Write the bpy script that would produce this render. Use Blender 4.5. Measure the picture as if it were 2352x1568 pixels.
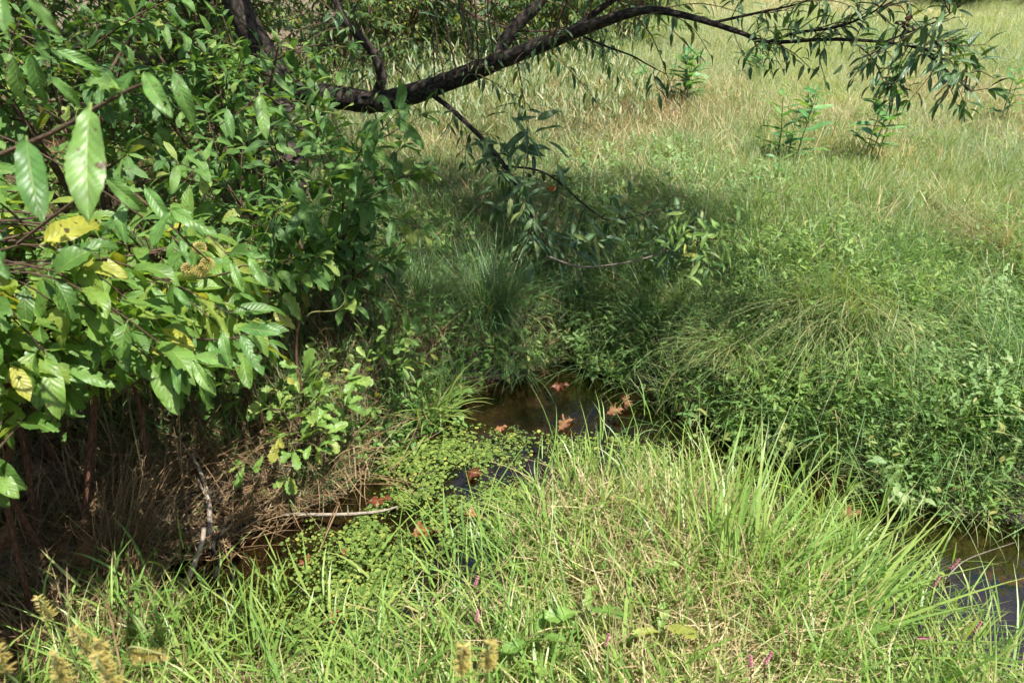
import bpy, math, random
import numpy as np
from mathutils import Vector, Matrix

for o in list(bpy.data.objects): bpy.data.objects.remove(o)
SC = bpy.context.scene
COL = SC.collection
PI = math.pi
R = math.radians

# ------------------------------------------------------------------ camera, sky, sun, exposure
H = 1.5
PITCH = 30.0
cam_d = bpy.data.cameras.new('camera'); cam = bpy.data.objects.new('camera', cam_d); COL.objects.link(cam)
cam.location = (0, 0, H); cam.rotation_euler = (R(90 - PITCH), 0, 0)
cam_d.sensor_width = 36; cam_d.lens = 24; cam_d.clip_start = 0.02; cam_d.clip_end = 600
cam_d.dof.use_dof = True; cam_d.dof.focus_distance = 2.4; cam_d.dof.aperture_fstop = 7.1
SC.camera = cam

SUN_DIR = Vector((0.30, -0.26, 0.91)).normalized()      # towards the sun
world = bpy.data.worlds.new('World'); SC.world = world; world.use_nodes = True
wn = world.node_tree.nodes; wl = world.node_tree.links
sky = wn.new('ShaderNodeTexSky'); sky.sky_type = 'NISHITA'; sky.sun_disc = False
sky.sun_elevation = math.asin(SUN_DIR.z)
sky.sun_rotation = math.atan2(SUN_DIR.x, SUN_DIR.y)
sky.air_density = 1.0; sky.dust_density = 2.0
wl.new(sky.outputs[0], wn['Background'].inputs[0]); wn['Background'].inputs[1].default_value = 0.085
sun_d = bpy.data.lights.new('sun', 'SUN'); sun_d.energy = 5.0; sun_d.angle = R(0.5); sun_d.color = (1.0, 0.965, 0.90)
sun = bpy.data.objects.new('sun', sun_d); COL.objects.link(sun)
sun.rotation_euler = SUN_DIR.to_track_quat('Z', 'Y').to_euler(); sun.location = (3, -3, 9)
SC.view_settings.view_transform = 'Standard'; SC.view_settings.look = 'None'
SC.view_settings.exposure = 1.2; SC.view_settings.gamma = 1; SC.view_settings.use_curve_mapping = False
SC.render.engine = 'CYCLES'
SC.cycles.max_bounces = 8; SC.cycles.diffuse_bounces = 3; SC.cycles.glossy_bounces = 2
SC.cycles.transmission_bounces = 5; SC.cycles.transparent_max_bounces = 10
SC.cycles.use_adaptive_sampling = True; SC.cycles.adaptive_threshold = 0.028; SC.cycles.adaptive_min_samples = 24
SC.cycles.use_denoising = True; SC.cycles.denoiser = 'OPENIMAGEDENOISE'
SC.cycles.sample_clamp_indirect = 6
SC.cycles.caustics_reflective = False; SC.cycles.caustics_refractive = False

CP, SP = math.cos(R(PITCH)), math.sin(R(PITCH))
def at(u, v, D):
    """point at distance D (along the view axis) seen at (u, v) of a 2352 px wide view"""
    X = (u - 1176) / 1568; Y = (784 - v) / 1568
    return Vector((X * D, (CP + Y * SP) * D, H + (-SP + Y * CP) * D))

# ------------------------------------------------------------------ small helpers
def tag(o, label=None, cat=None, group=None, kind=None):
    if label: o['label'] = label
    if cat: o['category'] = cat
    if group: o['group'] = group
    if kind: o['kind'] = kind
    return o
def link(name, data, parent=None):
    o = bpy.data.objects.new(name, data); COL.objects.link(o)
    if parent is not None: o.parent = parent
    return o
def empty(name, loc, label, cat, group=None):
    o = bpy.data.objects.new(name, None); COL.objects.link(o); o.location = loc
    o.empty_display_size = 0.1
    return tag(o, label, cat, group)

class MB:
    """collects vertices, faces, uvs and a per-vertex colour"""
    def __init__(s): s.v = []; s.f = []; s.uv = []; s.c = []; s.m = []; s.n = 0
    def add(s, V, F, UV=None, C=None, m=0):
        V = np.asarray(V, float).reshape(-1, 3)
        s.v.append(V); s.f += [tuple(int(i) + s.n for i in f) for f in F]
        s.uv.append(np.zeros((len(V), 2)) if UV is None else np.asarray(UV, float))
        cc = np.zeros((len(V), 4)) if C is None else np.asarray(C, float)
        if cc.ndim == 1: cc = np.tile(cc, (len(V), 1))
        s.c.append(cc); s.m += [m] * len(F); s.n += len(V)
    def mesh(s, name, mats, smooth=True):
        me = bpy.data.meshes.new(name)
        V = np.concatenate(s.v) if s.v else np.zeros((0, 3))
        me.from_pydata(V.tolist(), [], s.f)
        for m in mats: me.materials.append(m)
        nl = len(me.loops)
        if nl:
            vi = np.empty(nl, np.int32); me.loops.foreach_get('vertex_index', vi)
            uvl = me.uv_layers.new(name='UVMap')
            uvl.data.foreach_set('uv', np.concatenate(s.uv)[vi].astype(np.float32).ravel())
            at_ = me.attributes.new('col', 'FLOAT_COLOR', 'POINT')
            at_.data.foreach_set('color', np.concatenate(s.c).astype(np.float32).ravel())
            me.polygons.foreach_set('use_smooth', np.full(len(me.polygons), smooth))
            if len(mats) > 1: me.polygons.foreach_set('material_index', np.array(s.m, np.int32))
        me.update(); return me

def hsh(ix, iy, seed):
    n = (ix.astype(np.int64) * 374761393 + iy.astype(np.int64) * 668265263 + seed * 974711) & 0xffffffff
    n = ((n ^ (n >> 13)) * 1274126177) & 0xffffffff
    return ((n ^ (n >> 16)) & 0xffff) / 65535.0
def vnoise(x, y, freq, seed=0):
    x = np.asarray(x, float) * freq; y = np.asarray(y, float) * freq
    ix = np.floor(x); iy = np.floor(y); fx = x - ix; fy = y - iy
    fx = fx * fx * (3 - 2 * fx); fy = fy * fy * (3 - 2 * fy)
    a = hsh(ix, iy, seed); b = hsh(ix + 1, iy, seed); c = hsh(ix, iy + 1, seed); d = hsh(ix + 1, iy + 1, seed)
    return (a * (1 - fx) + b * fx) * (1 - fy) + (c * (1 - fx) + d * fx) * fy
def fnoise(x, y, freq, seed=0, oct=3):
    s = 0; a = 1; t = 0
    for k in range(oct): s = s + a * vnoise(x, y, freq * 2 ** k, seed + k * 17); t += a; a *= .5
    return s / t
def sstep(a, b, x):
    t = np.clip((np.asarray(x, float) - a) / (b - a), 0, 1); return t * t * (3 - 2 * t)

# ------------------------------------------------------------------ materials
def new_mat(name):
    m = bpy.data.materials.new(name); m.use_nodes = True
    nt = m.node_tree; nt.nodes.clear(); return m, nt.nodes, nt.links
def ramp(N, stops, interp='LINEAR'):
    r = N.new('ShaderNodeValToRGB'); e = r.color_ramp.elements; r.color_ramp.interpolation = interp
    e[0].position = stops[0][0]; e[0].color = (*stops[0][1], 1)
    e[1].position = stops[-1][0]; e[1].color = (*stops[-1][1], 1)
    for p, c in stops[1:-1]:
        q = e.new(p); q.color = (*c, 1)
    return r
def mathn(N, L, op, a, b=None, c=None, clamp=False):
    n = N.new('ShaderNodeMath'); n.operation = op; n.use_clamp = clamp
    for i, x in enumerate((a, b, c)):
        if x is None: continue
        if isinstance(x, (int, float)): n.inputs[i].default_value = x
        else: L.new(x, n.inputs[i])
    return n.outputs[0]
def mixc(N, L, fac, a, b, mode='MIX'):
    n = N.new('ShaderNodeMix'); n.data_type = 'RGBA'; n.blend_type = mode
    for i, x in ((0, fac), (6, a), (7, b)):
        if isinstance(x, (int, float)): n.inputs[i].default_value = x
        elif isinstance(x, tuple): n.inputs[i].default_value = (*x, 1)
        else: L.new(x, n.inputs[i])
    return n.outputs[2]

def plant_mat(name, stops, trans=0.35, rough=0.45, tip=None, leafy=False, spots=None, patch=None, warm=1.25, spec=0.4, vein=0.35, tipstart=.7):
    gk = lambda c: (c[0] * 1.10, c[1] * 1.04, c[2] * 1.55) if c[1] > c[0] else c
    stops = [(p_, gk(c_)) for p_, c_ in stops]
    m, N, L = new_mat(name)
    oi = N.new('ShaderNodeObjectInfo'); a = N.new('ShaderNodeAttribute'); a.attribute_name = 'col'
    sep = N.new('ShaderNodeSeparateColor'); L.new(a.outputs['Color'], sep.inputs[0])
    rnd = mathn(N, L, 'FRACT', mathn(N, L, 'ADD', mathn(N, L, 'MULTIPLY', oi.outputs['Random'], 1.0), sep.outputs[0]))
    rp = ramp(N, stops); L.new(rnd, rp.inputs[0]); col = rp.outputs[0]
    geo = N.new('ShaderNodeNewGeometry')
    if patch:                                    # real patches of other-coloured plants across the ground
        nz = N.new('ShaderNodeTexNoise'); nz.inputs['Scale'].default_value = patch[1]; nz.inputs['Detail'].default_value = 3
        L.new(geo.outputs['Position'], nz.inputs['Vector'])
        k = N.new('ShaderNodeMapRange'); k.inputs[1].default_value = .45; k.inputs[2].default_value = .65; k.inputs[4].default_value = patch[2]
        L.new(nz.outputs[0], k.inputs[0]); col = mixc(N, L, k.outputs[0], col, patch[0])
    if tip:
        k = N.new('ShaderNodeMapRange'); k.inputs[1].default_value = tipstart; k.inputs[2].default_value = 1.05; k.inputs[4].default_value = .8
        L.new(sep.outputs[1], k.inputs[0]); col = mixc(N, L, k.outputs[0], col, tip)
    bump = None
    if leafy:
        uv = N.new('ShaderNodeUVMap'); uv.uv_map = 'UVMap'; sx = N.new('ShaderNodeSeparateXYZ'); L.new(uv.outputs[0], sx.inputs[0])
        ax = mathn(N, L, 'ABSOLUTE', mathn(N, L, 'SUBTRACT', sx.outputs[0], .5))
        mid = N.new('ShaderNodeMapRange'); mid.inputs[1].default_value = .045; mid.inputs[2].default_value = .012
        mid.inputs[3].default_value = 0; mid.inputs[4].default_value = 1; L.new(ax, mid.inputs[0])
        ph = mathn(N, L, 'SUBTRACT', mathn(N, L, 'MULTIPLY', sx.outputs[1], 9.0), mathn(N, L, 'MULTIPLY', mathn(N, L, 'POWER', ax, .8), 3.2))
        tri = mathn(N, L, 'ABSOLUTE', mathn(N, L, 'SUBTRACT', mathn(N, L, 'FRACT', ph), .5))
        sv = N.new('ShaderNodeMapRange'); sv.inputs[1].default_value = .09; sv.inputs[2].default_value = .01; L.new(tri, sv.inputs[0])
        vm = mathn(N, L, 'MAXIMUM', mid.outputs[0], mathn(N, L, 'MULTIPLY', sv.outputs[0], vein))
        col = mixc(N, L, mathn(N, L, 'MULTIPLY', vm, .55), col, (0.27, 0.34, 0.10) if 'oak' not in name else (0.30, 0.17, 0.08))
        tc = N.new('ShaderNodeTexCoord')
        n2 = N.new('ShaderNodeTexNoise'); n2.inputs['Scale'].default_value = 40; n2.inputs['Detail'].default_value = 4
        add = N.new('ShaderNodeVectorMath'); add.operation = 'ADD'; L.new(tc.outputs['Object'], add.inputs[0])
        cmb = N.new('ShaderNodeCombineXYZ'); L.new(mathn(N, L, 'MULTIPLY', rnd, 37.0), cmb.inputs[0]); L.new(cmb.outputs[0], add.inputs[1])
        L.new(add.outputs[0], n2.inputs['Vector'])
        mr = N.new('ShaderNodeMapRange'); mr.inputs[1].default_value = .3; mr.inputs[2].default_value = .7; mr.inputs[3].default_value = .75; mr.inputs[4].default_value = 1.2
        L.new(n2.outputs[0], mr.inputs[0])
        gr = N.new('ShaderNodeCombineXYZ')
        for i in range(3): L.new(mr.outputs[0], gr.inputs[i])
        col = mixc(N, L, 1.0, col, gr.outputs[0], 'MULTIPLY')
        if spots:
            n3 = N.new('ShaderNodeTexNoise'); n3.inputs['Scale'].default_value = 75; n3.inputs['Detail'].default_value = 1; L.new(add.outputs[0], n3.inputs['Vector'])
            k = N.new('ShaderNodeMapRange'); k.inputs[1].default_value = .68; k.inputs[2].default_value = .74; L.new(n3.outputs[0], k.inputs[0])
            col = mixc(N, L, k.outputs[0], col, spots)
        bump = N.new('ShaderNodeBump'); bump.inputs['Strength'].default_value = .35; bump.inputs['Distance'].default_value = .0022
        tri2 = mathn(N, L, 'SUBTRACT', mathn(N, L, 'MULTIPLY', tri, -1.6), mathn(N, L, 'MULTIPLY', mid.outputs[0], .8))
        hh = mathn(N, L, 'SUBTRACT', mathn(N, L, 'MULTIPLY', n2.outputs[0], .5), mathn(N, L, 'MULTIPLY', tri2, -1))
        L.new(hh, bump.inputs['Height'])
    p = N.new('ShaderNodeBsdfPrincipled'); L.new(col, p.inputs['Base Color']); p.inputs['Roughness'].default_value = rough
    p.inputs['Specular IOR Level'].default_value = spec
    t = N.new('ShaderNodeBsdfTranslucent'); tcx = mixc(N, L, 1.0, col, (warm * 1.05, warm, .55), 'MULTIPLY'); L.new(tcx, t.inputs['Color'])
    if bump: L.new(bump.outputs[0], p.inputs['Normal'])
    mx = N.new('ShaderNodeMixShader'); mx.inputs[0].default_value = trans
    L.new(p.outputs[0], mx.inputs[1]); L.new(t.outputs[0], mx.inputs[2])
    out = N.new('ShaderNodeOutputMaterial'); L.new(mx.outputs[0], out.inputs[0]); return m

G = dict(
    dark=(0.035, 0.085, 0.018), mid=(0.075, 0.165, 0.028), lite=(0.13, 0.24, 0.045), lime=(0.20, 0.30, 0.05), yel=(0.38, 0.36, 0.05),
    straw=(0.44, 0.36, 0.18), tan=(0.30, 0.22, 0.11), blue=(0.08, 0.17, 0.075))
M = {}
M['buttonbush'] = plant_mat('buttonbush_leaf', [(0, (0.07, 0.16, 0.022)), (.4, (0.11, 0.23, 0.03)), (.75, (0.17, 0.29, 0.035)), (.955, (0.26, 0.33, 0.04)), (1, (0.40, 0.38, 0.05))],
                            trans=.5, rough=.4, leafy=True, spots=(0.10, 0.07, 0.02), spec=.4)
M['buttonbush_near'] = plant_mat('buttonbush_near_leaf', [(0, (0.075, 0.185, 0.028)), (.5, (0.11, 0.24, 0.035)), (1, (0.16, 0.29, 0.045))], trans=.42, rough=.42, leafy=True, spots=(0.10, 0.07, 0.02), spec=.5)
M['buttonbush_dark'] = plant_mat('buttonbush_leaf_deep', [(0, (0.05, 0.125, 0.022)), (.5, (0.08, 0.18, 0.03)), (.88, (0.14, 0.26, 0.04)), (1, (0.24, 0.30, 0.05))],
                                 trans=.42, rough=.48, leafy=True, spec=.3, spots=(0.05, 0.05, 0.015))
M['willow'] = plant_mat('willow_leaf', [(0, (0.03, 0.08, 0.018)), (.6, (0.05, 0.115, 0.024)), (.92, (0.085, 0.16, 0.03)), (1, (0.16, 0.20, 0.04))], trans=.28, rough=.38, leafy=True, vein=.12)
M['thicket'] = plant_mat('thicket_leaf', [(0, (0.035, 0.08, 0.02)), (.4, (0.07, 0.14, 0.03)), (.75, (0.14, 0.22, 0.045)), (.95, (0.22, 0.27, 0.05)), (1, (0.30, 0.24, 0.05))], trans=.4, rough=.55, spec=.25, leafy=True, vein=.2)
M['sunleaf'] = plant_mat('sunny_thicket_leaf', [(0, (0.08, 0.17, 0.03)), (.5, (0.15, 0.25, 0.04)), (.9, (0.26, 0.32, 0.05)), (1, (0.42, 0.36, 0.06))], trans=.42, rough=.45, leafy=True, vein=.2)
M['toothed'] = plant_mat('toothed_leaf', [(0, (0.11, 0.22, 0.03)), (.6, (0.16, 0.29, 0.04)), (.93, (0.22, 0.32, 0.05)), (1, (0.34, 0.33, 0.06))], trans=.4, rough=.4, leafy=True, spots=(0.18, 0.12, 0.04))
M['milkweed'] = plant_mat('broad_herb_leaf', [(0, (0.07, 0.19, 0.04)), (.6, (0.10, 0.26, 0.05)), (1, (0.17, 0.30, 0.05))], trans=.35, rough=.42, leafy=True)
M['weed'] = plant_mat('weed_leaf', [(0, (0.08, 0.18, 0.03)), (.5, (0.14, 0.27, 0.045)), (.9, (0.22, 0.34, 0.07)), (1, (0.34, 0.31, 0.10))], trans=.45, rough=.5, spec=.3, patch=((0.22, 0.34, 0.08), 1.2, .6))
M['pale_grass'] = plant_mat('pale_broad_grass', [(0, (0.10, 0.17, 0.05)), (.5, (0.19, 0.27, 0.08)), (.8, (0.30, 0.34, 0.13)), (1, (0.45, 0.38, 0.22))], trans=.35, rough=.5, tip=(0.36, 0.33, 0.16))
M['weed2'] = plant_mat('pale_weed_leaf', [(0, (0.13, 0.24, 0.05)), (.6, (0.20, 0.33, 0.08)), (1, (0.30, 0.38, 0.12))], trans=.45, rough=.5, spec=.3)
M['grass'] = plant_mat('bright_grass', [(0, (0.10, 0.21, 0.03)), (.4, (0.17, 0.31, 0.045)), (.8, (0.26, 0.38, 0.06)), (1, (0.33, 0.35, 0.09))], trans=.4, rough=.4, tip=(0.30, 0.32, 0.08), patch=((0.20, 0.31, 0.06), 2.0, .6))
M['grass_cool'] = plant_mat('cool_grass', [(0, (0.08, 0.18, 0.04)), (.6, (0.13, 0.25, 0.055)), (1, (0.22, 0.33, 0.09))], trans=.4, rough=.4, tip=(0.22, 0.26, 0.08))
M['meadow'] = plant_mat('meadow_grass', [(0, (0.13, 0.19, 0.065)), (.35, (0.21, 0.29, 0.10)), (.65, (0.30, 0.35, 0.15)), (.82, (0.42, 0.40, 0.21)), (1, (0.55, 0.48, 0.30))], trans=.4, rough=.5, tip=(0.36, 0.38, 0.15), patch=((0.30, 0.38, 0.12), .8, .55))
M['sedge'] = plant_mat('sedge_blade', [(0, (0.045, 0.11, 0.028)), (.6, (0.075, 0.16, 0.036)), (.9, (0.13, 0.22, 0.05)), (1, (0.34, 0.30, 0.12))], trans=.3, rough=.38, tip=(0.20, 0.22, 0.08), tipstart=.8)
M['rush'] = plant_mat('rush_blade', [(0, (0.10, 0.19, 0.035)), (.5, (0.18, 0.27, 0.06)), (.75, (0.30, 0.34, 0.11)), (1, (0.48, 0.42, 0.20))], trans=.3, rough=.4, tip=(0.36, 0.33, 0.13))
M['straw'] = plant_mat('dry_straw', [(0, (0.26, 0.19, 0.09)), (.5, (0.44, 0.35, 0.18)), (.85, (0.56, 0.47, 0.27)), (1, (0.30, 0.32, 0.10))], trans=.25, rough=.6, warm=1.0)
M['litter_straw'] = plant_mat('brown_stalks', [(0, (0.09, 0.05, 0.025)), (.5, (0.19, 0.12, 0.06)), (.9, (0.24, 0.17, 0.09)), (1, (0.36, 0.28, 0.15))], trans=.15, rough=.65, warm=1.0)
M['oak'] = plant_mat('dead_oak_leaf', [(0, (0.12, 0.055, 0.025)), (.4, (0.20, 0.095, 0.045)), (.8, (0.28, 0.16, 0.085)), (1, (0.38, 0.27, 0.17))], trans=.2, rough=.7, spec=.25, leafy=True, spots=(0.10, 0.05, 0.03), warm=1.0)
M['oak_red'] = plant_mat('wet_oak_leaf', [(0, (0.09, 0.028, 0.015)), (.5, (0.19, 0.06, 0.025)), (1, (0.24, 0.11, 0.045))], trans=.2, rough=.25, leafy=True, spots=(0.08, 0.03, 0.02), warm=1.0)
M['float'] = plant_mat('floating_cress', [(0, (0.05, 0.10, 0.015)), (.5, (0.11, 0.18, 0.025)), (.9, (0.19, 0.26, 0.04)), (1, (0.30, 0.28, 0.06))], trans=.25, rough=.35)
M['pink'] = plant_mat('pink_flower', [(0, (0.55, 0.16, 0.24)), (1, (0.70, 0.32, 0.38))], trans=.25, rough=.5, warm=1.0)
M['bristle'] = plant_mat('yellow_bristle', [(0, (0.32, 0.27, 0.07)), (.6, (0.46, 0.39, 0.12)), (1, (0.30, 0.22, 0.08))], trans=.3, rough=.5, warm=1.0)
M['ball'] = plant_mat('seed_ball', [(0, (0.24, 0.17, 0.04)), (.6, (0.38, 0.28, 0.08)), (1, (0.22, 0.26, 0.05))], trans=.1, rough=.6, warm=1.0)
M['orange'] = plant_mat('orange_dodder', [(0, (0.38, 0.24, 0.06)), (1, (0.50, 0.36, 0.12))], trans=.2, rough=.5, warm=1.0)

def bark_mat(name, ca, cb, scale=1.0, lichen=None):
    m, N, L = new_mat(name)
    tc = N.new('ShaderNodeUVMap'); tc.uv_map = 'UVMap'
    mp = N.new('ShaderNodeMapping'); mp.inputs['Scale'].default_value = (scale * 7, scale * 9, 1); L.new(tc.outputs[0], mp.inputs[0])
    vo = N.new('ShaderNodeTexVoronoi'); vo.feature = 'DISTANCE_TO_EDGE'; vo.inputs['Scale'].default_value = 1.6; vo.inputs['Randomness'].default_value = 1
    nz = N.new('ShaderNodeTexNoise'); nz.inputs['Scale'].default_value = 2.5; nz.inputs['Detail'].default_value = 6; L.new(mp.outputs[0], nz.inputs['Vector'])
    ad = N.new('ShaderNodeVectorMath'); ad.operation = 'ADD'; sc = N.new('ShaderNodeVectorMath'); sc.operation = 'SCALE'; sc.inputs['Scale'].default_value = .8
    L.new(nz.outputs['Color'], sc.inputs[0]); L.new(sc.outputs[0], ad.inputs[0]); L.new(mp.outputs[0], ad.inputs[1]); L.new(ad.outputs[0], vo.inputs['Vector'])
    r = ramp(N, [(0, ca), (.25, cb), (1, tuple(x * 1.2 for x in cb))]); L.new(vo.outputs['Distance'], r.inputs[0])
    col = mixc(N, L, .35, r.outputs[0], nz.outputs['Color'], 'SOFT_LIGHT')
    if lichen:
        g = N.new('ShaderNodeNewGeometry'); n2 = N.new('ShaderNodeTexNoise'); n2.inputs['Scale'].default_value = 22; n2.inputs['Detail'].default_value = 5
        L.new(g.outputs['Position'], n2.inputs['Vector']); k = N.new('ShaderNodeMapRange'); k.inputs[1].default_value = .56; k.inputs[2].default_value = .66; k.inputs[4].default_value = .7
        L.new(n2.outputs[0], k.inputs[0]); col = mixc(N, L, k.outputs[0], col, lichen)
    b = N.new('ShaderNodeBump'); b.inputs['Strength'].default_value = .9; b.inputs['Distance'].default_value = .006
    L.new(mathn(N, L, 'ADD', vo.outputs['Distance'], mathn(N, L, 'MULTIPLY', nz.outputs[0], .4)), b.inputs['Height'])
    p = N.new('ShaderNodeBsdfPrincipled'); p.inputs['Roughness'].default_value = .85; p.inputs['Specular IOR Level'].default_value = .2
    L.new(col, p.inputs['Base Color']); L.new(b.outputs[0], p.inputs['Normal'])
    o = N.new('ShaderNodeOutputMaterial'); L.new(p.outputs[0], o.inputs[0]); return m
M['bark'] = bark_mat('willow_bark', (0.008, 0.006, 0.005), (0.045, 0.035, 0.026), 1.0, (0.07, 0.07, 0.05))
M['twig'] = bark_mat('twig_bark', (0.06, 0.04, 0.025), (0.16, 0.105, 0.065), 2.0)
M['red_stem'] = bark_mat('reddish_stem', (0.05, 0.022, 0.014), (0.15, 0.07, 0.04), 2.0)
M['grey_stick'] = bark_mat('bleached_stick', (0.20, 0.16, 0.12), (0.40, 0.34, 0.27), 2.0)
M['green_stem'] = plant_mat('green_stem', [(0, (0.12, 0.18, 0.04)), (1, (0.24, 0.22, 0.08))], trans=.05, rough=.5)

def ground_mat():
    m, N, L = new_mat('soil_and_litter'); g = N.new('ShaderNodeNewGeometry'); P = g.outputs['Position']
    def nz(s, d=5, rough=.6):
        n = N.new('ShaderNodeTexNoise'); n.inputs['Scale'].default_value = s; n.inputs['Detail'].default_value = d; n.inputs['Roughness'].default_value = rough; L.new(P, n.inputs['Vector']); return n.outputs[0]
    soil = ramp(N, [(.3, (0.016, 0.012, 0.009)), (.5, (0.045, 0.034, 0.023)), (.7, (0.09, 0.068, 0.044))]); L.new(nz(9, 8), soil.inputs[0])
    lit = ramp(N, [(.35, (0.10, 0.07, 0.035)), (.5, (0.22, 0.17, 0.09)), (.7, (0.34, 0.27, 0.15))]); L.new(nz(60, 4), lit.inputs[0])
    far = ramp(N, [(.35, (0.10, 0.13, 0.04)), (.5, (0.19, 0.21, 0.08)), (.65, (0.30, 0.27, 0.13))]); L.new(nz(5, 8, .75), far.inputs[0])
    a = N.new('ShaderNodeAttribute'); a.attribute_name = 'col'; s = N.new('ShaderNodeSeparateColor'); L.new(a.outputs['Color'], s.inputs[0])
    c = mixc(N, L, s.outputs[0], soil.outputs[0], lit.outputs[0]); c = mixc(N, L, s.outputs[1], c, far.outputs[0])
    b = N.new('ShaderNodeBump'); b.inputs['Strength'].default_value = 1; b.inputs['Distance'].default_value = .015; L.new(nz(35, 8, .7), b.inputs['Height'])
    p = N.new('ShaderNodeBsdfPrincipled'); L.new(c, p.inputs['Base Color']); L.new(b.outputs[0], p.inputs['Normal'])
    rr = N.new('ShaderNodeMapRange'); rr.inputs[3].default_value = .9; rr.inputs[4].default_value = .25; L.new(s.outputs[2], rr.inputs[0]); L.new(rr.outputs[0], p.inputs['Roughness'])
    o = N.new('ShaderNodeOutputMaterial'); L.new(p.outputs[0], o.inputs[0]); return m
M['ground'] = ground_mat()

def water_mat():
    m, N, L = new_mat('clear_brown_water'); g = N.new('ShaderNodeNewGeometry')
    n = N.new('ShaderNodeTexNoise'); n.inputs['Scale'].default_value = 14; n.inputs['Detail'].default_value = 3; L.new(g.outputs['Position'], n.inputs['Vector'])
    b = N.new('ShaderNodeBump'); b.inputs['Strength'].default_value = .5; b.inputs['Distance'].default_value = .008; L.new(n.outputs[0], b.inputs['Height'])
    t = N.new('ShaderNodeBsdfTransparent'); t.inputs[0].default_value = (.50, .42, .30, 1)
    gl = N.new('ShaderNodeBsdfGlossy'); gl.inputs['Roughness'].default_value = .03; gl.inputs['Color'].default_value = (1, 1, 1, 1); L.new(b.outputs[0], gl.inputs['Normal'])
    fr = N.new('ShaderNodeFresnel'); fr.inputs['IOR'].default_value = 1.45; L.new(b.outputs[0], fr.inputs['Normal'])
    mx = N.new('ShaderNodeMixShader'); L.new(mathn(N, L, 'MULTIPLY', fr.outputs[0], 2.3, clamp=True), mx.inputs[0]); L.new(t.outputs[0], mx.inputs[1]); L.new(gl.outputs[0], mx.inputs[2])
    o = N.new('ShaderNodeOutputMaterial'); L.new(mx.outputs[0], o.inputs[0]); return m
M['water'] = water_mat()

# ------------------------------------------------------------------ the lie of the land
POOL = np.array([(-.20, 2.16), (-.08, 2.30), (.12, 2.44), (.30, 2.42), (.46, 2.32), (.62, 2.17), (.72, 2.00), (.84, 1.90), (.97, 1.80), (1.10, 1.72),
                 (1.25, 1.64), (1.42, 1.56), (1.62, 1.50), (2.1, 1.42), (2.7, 1.25), (3.6, 1.2), (3.6, .75), (2.4, .70), (1.6, .62), (1.34, .62), (1.20, .76),
                 (1.01, .88), (.89, 1.01), (.79, 1.16), (.76, 1.37), (.58, 1.52), (.38, 1.60), (.16, 1.58), (.0, 1.42), (-.12, 1.28), (-.22, 1.15),
                 (-.30, 1.04), (-.42, .94), (-.58, .92), (-.74, .98), (-.90, 1.08), (-.98, 1.22), (-.90, 1.40), (-.76, 1.50), (-.62, 1.56), (-.56, 1.68),
                 (-.44, 1.84), (-.32, 1.98)])
def sdist(x, y):
    """signed distance to the water's edge, positive on land"""
    x = np.asarray(x, float); y = np.asarray(y, float)
    shp = x.shape; x = x.ravel(); y = y.ravel()
    d2 = np.full(x.shape, 1e9); ins = np.zeros(x.shape, bool); n = len(POOL)
    for i in range(n):
        ax, ay = POOL[i]; bx, by = POOL[(i + 1) % n]; ex, ey = bx - ax, by - ay
        t = np.clip(((x - ax) * ex + (y - ay) * ey) / (ex * ex + ey * ey), 0, 1)
        d2 = np.minimum(d2, (x - ax - t * ex) ** 2 + (y - ay - t * ey) ** 2)
        c = ((ay > y) != (by > y)) & (x < (bx - ax) * (y - ay) / ((by - ay) if by != ay else 1e-9) + ax)
        ins ^= c
    d = np.sqrt(d2); return (np.where(ins, -d, d) + (fnoise(x, y, 5.5, 5, 3) - .5) * .22).reshape(shp)
def midline(x):                      # y of the middle of the wet strip: the near bank lies below it
    return np.interp(x, [-3, -1.2, -.9, -.45, 0, .35, .7, 1.1, 1.6, 3], [1.2, 1.25, 1.25, 1.35, 1.9, 2.0, 1.68, 1.34, 1.08, 1.0])
def near_side(x, y): return np.asarray(y) < midline(x)
def height(x, y):
    x = np.asarray(x, float); y = np.asarray(y, float)
    sd = sdist(x, y)
    far = np.where(near_side(x, y), 0.0, 1.0)
    up = sstep(0, .22, sd) * (.035 + .115 * far) + far * .10 * sstep(.15, .9, sd) + .012
    up = up * sstep(-.0, .03, sd)
    h = np.where(sd > 0, up, -.075 * sstep(0, .16, -sd))
    h = h + (fnoise(x, y, 2.2, 1) - .5) * .10 * sstep(.1, .7, sd) + (fnoise(x, y, 14, 2) - .5) * .025
    h = h + .035 * np.clip(y - 3.2, 0, 60) * sstep(3, 7, y) * .35 + np.clip(y - 16, 0, 100) * .02
    h = h + .10 * sstep(1.2, 2.4, -x) * sstep(1.2, 2.2, y)
    return h
def hz(x, y): return float(height(np.array([x]), np.array([y]))[0])
def on(u, v, lift=0.0):
    """the spot on the ground that lies in the view at (u, v)"""
    X = (u - 1176) / 1568; Y = (784 - v) / 1568
    t = np.concatenate([np.arange(1.2, 8, .01), np.arange(8, 60, .1)])
    px, py, pz = X * t, (CP + Y * SP) * t, H + (-SP + Y * CP) * t
    k = int(np.argmax(pz <= height(px, py) + lift))
    return Vector((px[k], py[k], hz(px[k], py[k])))

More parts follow.
